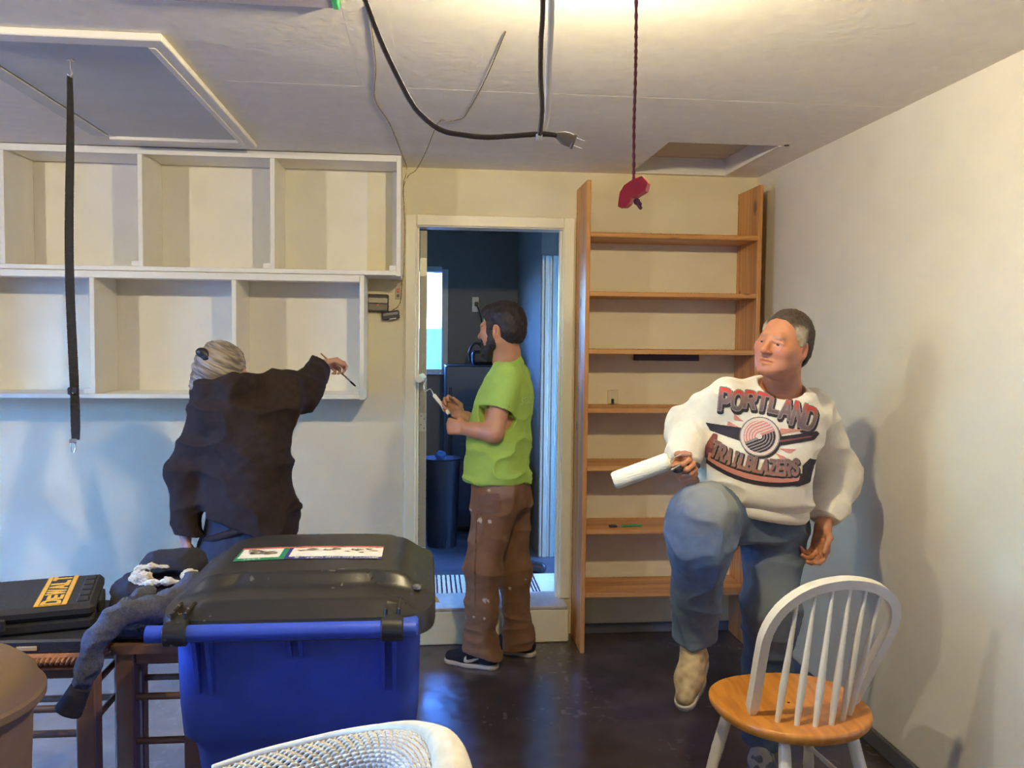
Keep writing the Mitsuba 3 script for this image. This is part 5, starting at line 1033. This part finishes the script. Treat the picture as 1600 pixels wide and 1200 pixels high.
# jacket
mat('jacket_black', lambda p, n, uv: mix((0.019, 0.0115, 0.0075), (0.033, 0.0215, 0.0145), fbm(p.x*40, p.y*40, p.z*40, 3)), rough=0.85, spec=0.2)
S = Soft(); S.loft([((-0.726, -0.935, 0.756), 0.205, 0.165), ((-0.731, -0.935, 0.877), 0.203, 0.165), ((-0.740, -0.935, 1.039), 0.192, 0.155), ((-0.760, -0.935, 1.199), 0.188, 0.145), ((-0.776, -0.930, 1.305), 0.175, 0.125), ((-0.801, -0.930, 1.380), 0.105, 0.085)], bf, k=0.05)
S.half((-0.721, -0.930, 0.828), V(-0.36, 0, -0.93), 0.34)
S.chain([J['shL']+V(0.035, 0, 0.008), J['elL']+V(0.004, 0, 0), J['wrL']+V(0.008, 0, 0.02)], [0.080, 0.068, 0.056], 0.05)
S.chain([J['shR']+V(-0.05, -0.02, -0.02), J['shR']+V(0.02, 0.02, 0.0), J['elR'], J['wrR']+0.15*(J['elR']-J['wrR'])], [0.085, 0.085, 0.076, 0.058], 0.05)
S.cap(J['shR']+V(0, 0, -0.05), J['elR']+V(-0.01, -0.01, -0.045), 0.075, 0.060, 0.05)
S.cap((-0.757, -1.000, 1.180), (-0.599, -0.900, 1.303), 0.06, 0.06, 0.08)
# hood
S.ell((-0.804, -1.035, 1.293), (0.120, 0.062, 0.085), k=0.045); S.chain([(-0.937, -0.950, 1.380), (-0.869, -1.020, 1.395), (-0.779, -1.030, 1.406), (-0.721, -0.970, 1.406), (-0.714, -0.900, 1.410)], [0.030, 0.040, 0.042, 0.036, 0.028], 0.04)
S.ell((-0.811, -1.000, 1.368), (0.070, 0.035, 0.035), k=0.03, op='-')
S.half(J['wrL']+V(0, 0, 0.012), (0, 0.05, -1), 0.085); S.half(J['wrR']+0.07*(J['elR']-J['wrR']), J['wrR']-J['elR'], 0.085)
S.cap(hw(0, -0.015, -0.02), J['neck'], 0.060, 0.062, 0.02, '-')
jb0 = wrinkles(51, (7, 7, 8), 0.018, 26, 0.007); jb = lambda p: jb0(p)
obj('jacket', S.mesh(0.006, jb, 0.02), 'jacket_black', w, smooth=True)
# elastic hem and cuffs
rim_ = [V(*(-0.522, -0.930, 0.901)), V(*(-0.579, -1.030, 0.887)), V(*(-0.683, -1.085, 0.850)), V(*(-0.816, -1.050, 0.802)), V(*(-0.891, -0.980, 0.769))]
obj('hem', tube(spline(rim_, 40), 0.017, 10), 'jacket_black', w, smooth=True)
mat('slate_cloth', lambda p, n, uv: mix((0.016, 0.018, 0.024), (0.030, 0.034, 0.042), fbm(p.x*40, p.y*40, p.z*20, 2)), rough=0.9)
S = Soft(); S.loft([((-0.733, -0.930, 0.660), 0.185, 0.145), ((-0.732, -0.930, 0.795), 0.180, 0.140), ((-0.731, -0.930, 0.903), 0.165, 0.125)], bf, k=0.05)
for hp, x0 in ((J['hipL'], 0.02), (J['hipR'], 0.03)): S.chain([hp+V(0, 0, -0.04), hp*V(1, 1, 0)+V(x0, 0.01, 0.45), hp*V(1, 1, 0)+V(x0, 0.0, 0.11)], [0.105, 0.085, 0.08], 0.05); S.half(hp*V(1, 1, 0)+V(x0, 0.0, 0.07), (0, 0, -1), 0.14)
obj('trousers', S.mesh(0.008, wrinkles(61, (10, 10, 6), 0.014), 0.02), 'slate_cloth', w, smooth=True)
for hp, x0 in ((J['hipL'], 0.02), (J['hipR'], 0.03)):
    c = hp*V(1, 1, 0)+V(x0, 0, 0); sneaker(w, c+V(0, -0.07, 0.0), c+V(0.04, 0.18, 0.0), 0, 'shoe_black', 'sole_white')
t = thing('paintbrush', 'thin paintbrush in the woman\'s raised hand, its tip on the cabinet end', 'paintbrush')
a, b = V(*(-0.446, -0.455, 1.491)), V(*(-0.335, -0.345, 1.370)); d_ = b-a
obj('handle', tube(spline([a-0.35*d_, a, a+0.25*d_, a+0.62*d_], 20), np.interp(np.linspace(0, 1, 20), [0, .4, .7, 1], [0.003, 0.006, 0.005, 0.004]), 10), 'brush_wood', t, smooth=True)
obj('ferrule', bar(a+0.60*d_, a+0.78*d_, 0.014, 0.007), 'steel', t)
obj('bristles', bar(a+0.77*d_, a+0.985*d_, 0.013, 0.006), 'jacket_black', t)
mat('brush_wood', (0.33, 0.22, 0.10), rough=0.5)

# ---- the older man in the white sweatshirt, stepping forward with a paint roller
o = thing('person', 'grey haired man in a white printed sweatshirt and jeans stepping forward with a roller', 'person')
ho = Frame((1.204, -1.780, 1.595), (-0.83, -0.55, -0.15), (0.17, -0.08, 1), 0.96)
J = dict(neck=V(*(1.242, -1.700, 1.463)), shR=V(*(1.010, -1.670, 1.411)), shL=V(*(1.442, -1.580, 1.340)), elR=V(*(0.960, -1.500, 1.290)), wrR=V(*(0.860, -1.800, 1.205)), elL=V(*(1.553, -1.500, 1.106)), wrL=V(*(1.421, -1.660, 0.952)), hipR=V(*(1.073, -1.600, 0.994)), hipL=V(*(1.291, -1.550, 0.946)), knR=V(*(0.901, -1.900, 1.050)), anR=V(*(0.932, -1.740, 0.611)), knL=V(*(1.234, -1.660, 0.658)), anL=V(*(1.288, -1.500, 0.167)))
ft = unit(V(-0.37, -0.93, 0.0)); hemc, colc = V(*(1.174, -1.620, 1.039)), V(*(1.232, -1.680, 1.466))
S = Soft(); head(S, ho, J['neck']+V(0, 0.02, -0.02), 0.060, 0.95, 1.12, 0.0016, 1.0)
def OE(c, r, kk=0.02, op='+'): S.ell(ho(*c), np.array(r)*ho.k, ho.axes, kk*ho.k, op)
for s in (-1, 1): OE((s*0.040, 0.056, -0.070), (0.014, 0.014, 0.018), 0.025); S.cap(ho(s*0.021, 0.104, -0.034), ho(s*0.034, 0.090, -0.066), 0.0022, 0.002, 0.006, '-')
OE((0, 0.026, -0.098), (0.036, 0.034, 0.020), 0.03)
S.loft([(hemc, 0.16, 0.12), ((1.187, -1.630, 1.184), 0.16, 0.12), ((1.204, -1.650, 1.324), 0.15, 0.10), ((1.224, -1.670, 1.412), 0.11, 0.08)], ft, k=0.05)
for s in 'LR':
    S.chain([J['neck']+V(0, 0.02, -0.07), J['sh'+s]+V(0.055 if s == 'R' else -0.055, 0.01, -0.025), J['el'+s]], [0.045, 0.048, 0.042], 0.04); S.chain([J['el'+s], J['wr'+s]], [0.044, 0.029], 0.03)
    S.chain([J['hip'+s], J['kn'+s], J['an'+s]], [0.085, 0.058, 0.042], 0.04)
fR = unit(V(-0.40, -0.86, -0.30)); hand(S, J['wrR'], fR, unit(V(0.55, -0.35, 0.35)), V(-0.65, -0.1, 0.75), curl=(1.05, 1.1, 1.15, 1.2), thumb_dir=V(0.35, -0.65, 0.15), k=1.02)
fL = unit(V(-0.28, -0.32, -0.90)); hand(S, J['wrL'], fL, unit(V(-0.75, -0.30, 0.35)), V(-0.45, -0.80, 0.3), curl=(0.42, 0.50, 0.60, 0.72), thumb_dir=V(-0.55, -0.40, -0.72), k=1.04, spread=0.07)
m = S.mesh(0.0031); L = ho.local(m.vertices); col = head_colour(L, (0.41, 0.170, 0.076), 0.75, (0.20, 0.13, 0.085))
obj('body', m, 'skin', o, smooth=True, color=col)
eyes(ho, o, (0.035, 0.024, 0.018), (-0.15, 0, -0.05))
hb = lambda p: 0.004*(meshkit.noise(p*np.array((80, 80, 50)), 4)-0.5)+0.003*(meshkit.noise(p*190, 6)-0.5)
k, A = ho.k, ho.axes; S = Soft()
S.ell(ho(0, -0.020, 0.042), np.array((0.081, 0.101, 0.093))*k, A); S.ell(ho(0, -0.056, -0.012), np.array((0.072, 0.056, 0.074))*k, A, 0.03)
S.half(ho(0, 0.058, 0.084), ho.y*0.72-ho.z*0.69, 0.17, 0.010); S.half(ho(0, -0.045, -0.066), ho.y*0.2-ho.z*0.97, 0.2, 0.02)
for s in (-1, 1): S.ell(ho(s*0.084, -0.010, -0.012), np.array((0.024, 0.025, 0.036))*k, A, 0.008, '-')
for s in (-1, 1): S.ell(ho(s*0.0645, 0.020, 0.046), np.array((0.0125, 0.020, 0.030))*k, A, 0.022); S.ell(ho(s*0.0665, 0.010, 0.018), np.array((0.0095, 0.011, 0.018))*k, A, 0.02)
m = S.mesh(0.0034, hb, 0.005); L = ho.local(m.vertices); n_ = meshkit.noise(L*np.array((200, 200, 90)), 3)
c = lerp3((0.028, 0.020, 0.013), (0.078, 0.058, 0.039), n_); wt = sst(0.050, 0.062, np.abs(L[:, 0]))*(1-sst(0.062, 0.085, L[:, 2]+0.02*(n_-0.5)))*sst(-0.015, 0.006, L[:, 1]); c = lerp3(c, (0.36, 0.30, 0.21), wt*(0.6+0.4*n_))
obj('hair', m, 'dyed', o, smooth=True, color=c, label='short brown grey hair, white at the temples')
# sweatshirt
S = Soft(); S.loft([(hemc+V(0, 0, -0.005), 0.188, 0.150), (hemc+V(0.0, -0.01, 0.055), 0.205, 0.172), ((1.174, -1.640, 1.181), 0.205, 0.172), ((1.190, -1.645, 1.296), 0.205, 0.150), ((1.207, -1.655, 1.383), 0.205, 0.125), ((1.223, -1.670, 1.434), 0.150, 0.098), ((1.236, -1.680, 1.477), 0.083, 0.076)], ft, k=0.05)
S.half(hemc+V(0, 0, -0.012), hemc-colc+V(-0.03, 0, 0), 0.34)
S.chain([J['shR']+V(0.045, 0, -0.005), J['elR']+V(0.0, -0.01, 0.0)], [0.082, 0.072], 0.05); S.chain([J['elR']+V(0, -0.01, 0), J['wrR']+0.30*(J['elR']-J['wrR'])], [0.074, 0.060], 0.05); S.cap(J['wrR']+0.32*(J['elR']-J['wrR']), J['wrR']+0.06*(J['elR']-J['wrR']), 0.060, 0.042, 0.02)
S.chain([J['shL']+V(-0.045, 0, 0.012), J['elL'], J['wrL']+0.34*(J['elL']-J['wrL'])], [0.088, 0.075, 0.064], 0.05); S.cap(J['wrL']+0.34*(J['elL']-J['wrL']), J['wrL']+0.10*(J['elL']-J['wrL']), 0.062, 0.047, 0.02)
S.half(J['wrR']+0.05*(J['elR']-J['wrR']), J['wrR']-J['elR'], 0.085); S.half(J['wrL']+0.12*(J['elL']-J['wrL']), J['wrL']-J['elL'], 0.085)
S.cap(J['neck']+V(0, 0.01, -0.03), ho(0, -0.02, -0.06), 0.076, 0.080, 0.006, '-'); S.ell(J['neck']+ft*0.075+V(0, 0, 0.016), (0.060, 0.045, 0.022), k=0.02, op='-')
swb = wrinkles(71, (8, 8, 11), 0.022, 26, 0.005)
def ob(p):
    d = (p-hemc) @ unit(colc-hemc); r = np.linalg.norm(p-V(*(1.121, -1.800, 1.312)), axis=1)
    return swb(p)*np.clip(r/0.20-0.25, 0.12, 1)*np.clip(0.5+(0.25-d)*1.5, 0.6, 1.1)
mat('sweat_white', lambda p, n, uv: mix((0.60, 0.565, 0.50), (0.68, 0.65, 0.59), fbm(p.x*50, p.y*50, p.z*50, 3)), rough=0.95, sheen=0.3)
SW = S; swm = S.mesh(0.0055, ob, 0.02); sw = obj('sweatshirt', swm, 'sweat_white', o, smooth=True)
hr = [hemc+V(0, 0, -0.012)+unit(np.cross(ft, unit(colc-hemc)))*0.182*math.cos(a)*-1+unit(ft)*0.148*math.sin(a) for a in np.linspace(0, 2*np.pi, 49)[:-1]]
obj('waistband', tube(np.array(hr), 0.017, 10, closed=True, flat=1.5, up=unit(colc-hemc)), 'sweat_white', o, smooth=True)
# the print on the chest
ey = unit(colc-hemc); ey = unit(ey-ft*np.dot(ey, ft)); ex = np.cross(ey, ft); ex = ex if ex[0] > 0 else -ex
oc = V(*(1.121, -1.800, 1.289))
mat('ink_black', (0.022, 0.016, 0.016), rough=0.85); mat('ink_grey', (0.20, 0.17, 0.155), rough=0.85); mat('ink_pale', (0.55, 0.46, 0.40), rough=0.85); mat('ink_salmon', (0.50, 0.20, 0.15), rough=0.85); mat('ink_red', (0.42, 0.055, 0.04), rough=0.85); mat('ink_maroon', (0.17, 0.055, 0.05), rough=0.85)
def PR(name, poly, m, up, color=None, seg=0.010):
    mm, uv = drape(poly, SW, oc, ex, ey, ft, up=up+0.0010, bump=ob, seg=seg)
    obj(name, mm, m, sw, smooth=False, color=None if color is None else color(uv))
def letters(txt, spots_, hgt):
    out = []
    for ch, (x, y, rot, w, h) in zip(txt, spots_):
        g = text_poly(ch, 0.07); b = g.bounds; g = affinity.affine_transform(g, [w/(b[2]-b[0]), 0, 0, h/(b[3]-b[1]), -b[0]*w/(b[2]-b[0])-w/2, -b[1]*h/(b[3]-b[1])])
        out.append(affinity.translate(affinity.rotate(g, rot, origin=(0, 0)), x, y))
    return out
# top word on a slight arch
n1 = 'PORTLAND'; xs_ = np.linspace(-0.132, 0.146, 8); top = []
for i, x in enumerate(xs_): top.append((x, 0.054+0.020*(1-(2*(i/7)-1)**2)*0.4+(-0.004 if i in (0, 7) else 0)+(0.010 if i in (0,) else 0)+(0.024 if i in (2, 3, 4) else 0.012 if i in (1, 5) else 0), -6*(x/0.15), 0.0405 if n1[i] != 'L' else 0.036, 0.080-(0.020 if i in (2, 3, 4) else 0.010 if i in (1, 5) else 0)))
L1 = letters(n1, top, 0.08)
PR('word_shadow', affinity.translate(unary_union([g.buffer(0.006) for g in L1]), 0.004, -0.007), 'ink_black', 0.0008)
PR('word_outline', unary_union([g.buffer(0.0035) for g in L1]), 'ink_grey', 0.0014)
for g in L1:
    b = g.bounds
    PR('letter', g, 'dyed', 0.0020, lambda uv, b=b: lerp3(lerp3((0.105, 0.075, 0.066), (0.19, 0.115, 0.095), np.clip((uv[:, 1]-b[1])/(b[3]-b[1])*1.6, 0, 1)), (0.47, 0.05, 0.035), sst(0.60, 0.95, (uv[:, 1]-b[1])/(b[3]-b[1]))))
# swoosh bars and rays behind the wheel
PR('bar', Polygon([(-0.185, 0.004), (-0.055, 0.016), (-0.055, -0.028), (-0.165, -0.020)]), 'ink_black', 0.0009)
PR('bar', Polygon([(0.055, 0.010), (0.180, 0.052), (0.192, 0.044), (0.178, 0.022), (0.065, -0.018)]), 'ink_black', 0.0009)
PR('bar', Polygon([(0.055, 0.018), (0.145, 0.052), (0.062, 0.040)]), 'ink_salmon', 0.0010)
PR('bar', Polygon([(0.062, 0.000), (0.170, 0.036), (0.165, 0.029), (0.066, -0.006)]), 'ink_maroon', 0.0013)
for q in ([(-0.062, 0.038), (-0.098, 0.058), (-0.092, 0.036)], [(-0.068, 0.014), (-0.112, 0.028), (-0.112, 0.012)], [(0.070, -0.026), (0.125, -0.018), (0.105, -0.036)], [(0.060, -0.042), (0.100, -0.052), (0.085, -0.062)]): PR('ray', Polygon(q), 'ink_salmon', 0.0008)
# round pinwheel emblem
R0 = 0.066; circ = Point(0, 0).buffer(R0, 24)
PR('emblem', affinity.translate(circ, 0.006, -0.006), 'ink_black', 0.0012); PR('emblem', circ, 'ink_grey', 0.0017); PR('emblem', Point(0, 0).buffer(R0-0.004, 24), 'ink_pale', 0.0022)
ru2 = math.radians(33); dirv = (math.cos(ru2), math.sin(ru2)); prp = (-dirv[1], dirv[0]); inner = Point(0, 0).buffer(R0-0.013, 24)
def halfp(sgn): return Polygon([(dirv[0]*-.2, dirv[1]*-.2), (dirv[0]*.2, dirv[1]*.2), (dirv[0]*.2+prp[0]*.2*sgn, dirv[1]*.2+prp[1]*.2*sgn), (-dirv[0]*.2+prp[0]*.2*sgn, -dirv[1]*.2+prp[1]*.2*sgn)])
PR('emblem', inner.intersection(halfp(1)), 'ink_salmon', 0.0027); PR('emblem', inner.intersection(halfp(-1)), 'ink_grey', 0.0027)
for sgn, mm_ in ((1, 'ink_pale'), (-1, 'ink_black')):
    st_ = []
    for i in range(5):
        r = 0.010+i*0.0095
        arc = [(-dirv[0]*r*sgn*math.cos(a)+prp[0]*sgn*r*math.sin(a), -dirv[1]*r*sgn*math.cos(a)+prp[1]*sgn*r*math.sin(a)) for a in np.linspace(0, math.pi/2, 10)]
        arc.append((arc[-1][0]+dirv[0]*0.08*sgn, arc[-1][1]+dirv[1]*0.08*sgn)); st_.append(LineString(arc).buffer(0.0017 if sgn > 0 else 0.0023))
    PR('emblem_stripes', unary_union(st_).intersection(inner).intersection(halfp(sgn)), mm_, 0.0032)
PR('emblem', Point(0, 0).buffer(0.0085), 'ink_pale', 0.0036)
# lower word on a scroll that curves downwards
def arc_y(x): return -0.088-0.032*(1-(x/0.16)**2)*0.6-0.10*max(0, 0)
band = Polygon([(x, arc_y(x)-0.026-0.010*(1-(x/0.16)**2)) for x in np.linspace(-0.150, 0.150, 25)]+[(x, arc_y(x)-0.006) for x in np.linspace(0.150, -0.150, 25)])
PR('scroll', affinity.translate(band.buffer(0.010), 0.003, -0.008), 'ink_black', 0.0008)
PR('scroll', Polygon([(0.120, -0.118), (0.165, -0.098), (0.160, -0.070), (0.178, -0.046), (0.200, -0.052), (0.190, -0.085), (0.190, -0.120), (0.150, -0.138)]).buffer(0.004), 'ink_black', 0.0009)
PR('scroll', Polygon([(-0.150, -0.030), (-0.165, -0.070), (-0.160, -0.110), (-0.135, -0.120), (-0.140, -0.030)]).buffer(0.004), 'ink_maroon', 0.0009)
PR('scroll', band.buffer(0.004), 'ink_salmon', 0.0014)
n2 = 'TRAILBLAZERS'; xs_ = np.linspace(-0.140, 0.138, 12)
L2 = letters(n2, [(x, arc_y(x)-0.012, 9*(x/0.15), 0.0215 if n2[i] != 'I' else 0.009, 0.058-0.008*(1-(x/0.15)**2)) for i, x in enumerate(xs_)], 0.05)
PR('word_shadow', affinity.translate(unary_union([g.buffer(0.0045) for g in L2]), 0.003, -0.004), 'ink_black', 0.0018); PR('word_outline', unary_union([g.buffer(0.0025) for g in L2]), 'ink_grey', 0.0024)
for g in L2:
    b = g.bounds; PR('letter', g, 'dyed', 0.0030, lambda uv, b=b: lerp3((0.34, 0.13, 0.10), (0.15, 0.085, 0.075), np.clip((uv[:, 1]-b[1])/(b[3]-b[1]), 0, 1)))
PR('scroll_line', LineString([(x, arc_y(x)-0.016-0.004*(1-(x/0.16)**2)) for x in np.linspace(-0.145, 0.145, 25)]).buffer(0.0016), 'ink_black', 0.0022)
# jeans
S = Soft(); S.loft([((1.171, -1.585, 0.929), 0.165, 0.135), ((1.173, -1.600, 0.993), 0.175, 0.140), ((1.181, -1.610, 1.077), 0.165, 0.130)], ft, k=0.05)
S.chain([J['hipR']+V(0.01, 0, -0.01), J['knR']+V(0, 0.02, -0.01), J['knR']+V(-0.004, 0.02, -0.12), J['anR']+V(0, 0, 0.0)], [0.112, 0.096, 0.092, 0.076], 0.07); S.chain([J['hipL']+V(0, 0, -0.01), J['knL'], J['anL']], [0.118, 0.094, 0.082], 0.05)
S.cap(J['anR']+V(0, 0, 0.03), J['anR']+V(0, 0, -0.05), 0.075, 0.075, 0.03); S.cap(J['anL']+V(0, 0, 0.04), J['anL']+V(0, 0, -0.06), 0.083, 0.085, 0.03)
S.half(J['anR']+V(0, 0, -0.030), (0.05, 0.1, -1), 0.12); S.half(J['anL']+V(0, 0, -0.075), (0, 0, -1), 0.13)
jb = wrinkles(81, (8, 8, 8), 0.014, 32, 0.004)
m = S.mesh(0.0055, jb, 0.02); v = m.vertices; n_ = meshkit.fbm(v*45, 3, 4); big = meshkit.fbm(v*7, 3, 9)
c = lerp3((0.045, 0.066, 0.092), (0.105, 0.140, 0.172), np.clip(0.2+0.8*n_*big*2.2, 0, 1))
kd = np.linalg.norm((v-(J['knR']+V(0.02, -0.05, 0.06)))*np.array((1, 1, 1)), axis=1); c = lerp3(c, (0.26, 0.265, 0.22), 0.75*(1-sst(0.02, 0.17, kd+0.07*(meshkit.fbm(v*30, 3, 2)-0.5))))
kd = np.linalg.norm(v-(J['knL']+V(-0.02, -0.09, 0.10)), axis=1); c = lerp3(c, (0.15, 0.17, 0.17), 0.6*(1-sst(0.05, 0.2, kd+0.08*(meshkit.noise(v*30, 2)-0.5))))
obj('jeans', m, 'dyed', o, smooth=True, color=c)
# shoes
mat('shoe_tan', lambda p, n, uv: mix((0.22, 0.155, 0.075), (0.46, 0.36, 0.20), noise(p.x*60, p.y*60, p.z*60)), rough=0.7); mat('shoe_grey', lambda p, n, uv: mix((0.10, 0.11, 0.13), (0.34, 0.33, 0.31), smoothstep(0.4, 0.6, noise(p.x*45, p.y*45, p.z*45))), rough=0.7)
aR = J['anR']; k_, a_, f_, u_ = sneaker(o, aR+V(0.035, 0.05, -0.125), aR+V(-0.075, -0.13, -0.225), 0, 'shoe_tan', 'sole_white', up=(-0.3, -0.45, 0.9))
for s_ in (0.44, 0.52, 0.60): obj('lace', tube([a_(s_, 0.088-0.06*(s_-0.44))+np.cross(f_, u_)*q for q in (-0.028, 0, 0.028)], 0.004, 6), 'sole_white', k_, smooth=True)
aL = J['anL']; k_, a_, f_, u_ = sneaker(o, V(aL[0]+0.02, aL[1]+0.07, 0.0), V(aL[0]-0.09, aL[1]-0.20, 0.0), 0, 'shoe_grey', 'sole_white')
for s_ in (0.40, 0.47, 0.54, 0.61): obj('lace', tube([a_(s_, 0.112-0.12*(s_-0.36))+np.cross(f_, u_)*q for q in (-0.030, 0, 0.030)], 0.004, 6), 'roller_white', k_, smooth=True)
# the roller in his right hand
t = thing('paint_roller', 'long white paint roller held out by the man in the sweatshirt', 'paint roller')
ra, rb = V(*(0.794, -1.860, 1.218)), V(*(0.615, -1.830, 1.147)); rd = unit(rb-ra)
Lr = np.linalg.norm(rb-ra)
obj('sleeve', lathe([(0.012, 0), (0.024, 0.001), (0.0285, 0.006), (0.0295, 0.02), (0.0295, Lr-0.02), (0.0285, Lr-0.006), (0.024, Lr-0.001), (0.012, Lr)], 32, ra, rd), 'roller_white', t, smooth=40)
obj('end_cap', lathe([(0.004, -0.004), (0.018, -0.003), (0.019, 0.002), (0.004, 0.003)], 20, ra, rd), 'cream_plastic', t, smooth=40)
palm = J['wrR']+fR*0.075+V(0.008, -0.02, 0.012); hA, hB = palm+V(-0.045, -0.035, 0.004), palm+V(0.055, 0.035, 0.006)
obj('frame', tube(spline([ra-rd*0.0, ra-rd*0.030+V(0, -0.003, 0.006), ra-rd*0.070+V(0, -0.01, 0.004), ra-rd*0.060+V(0, -0.02, -0.012), hA+V(-0.01, -0.01, 0.002), hA], 40), 0.0035, 8), 'steel', t, smooth=True)
obj('handle', tube(spline([hA, (hA*2+hB)/3, (hA+hB*2)/3, hB], 24), np.interp(np.linspace(0, 1, 24), [0, .1, .5, .9, 1], [0.010, 0.013, 0.014, 0.013, 0.010]), 14), 'black_plastic', t, smooth=True)
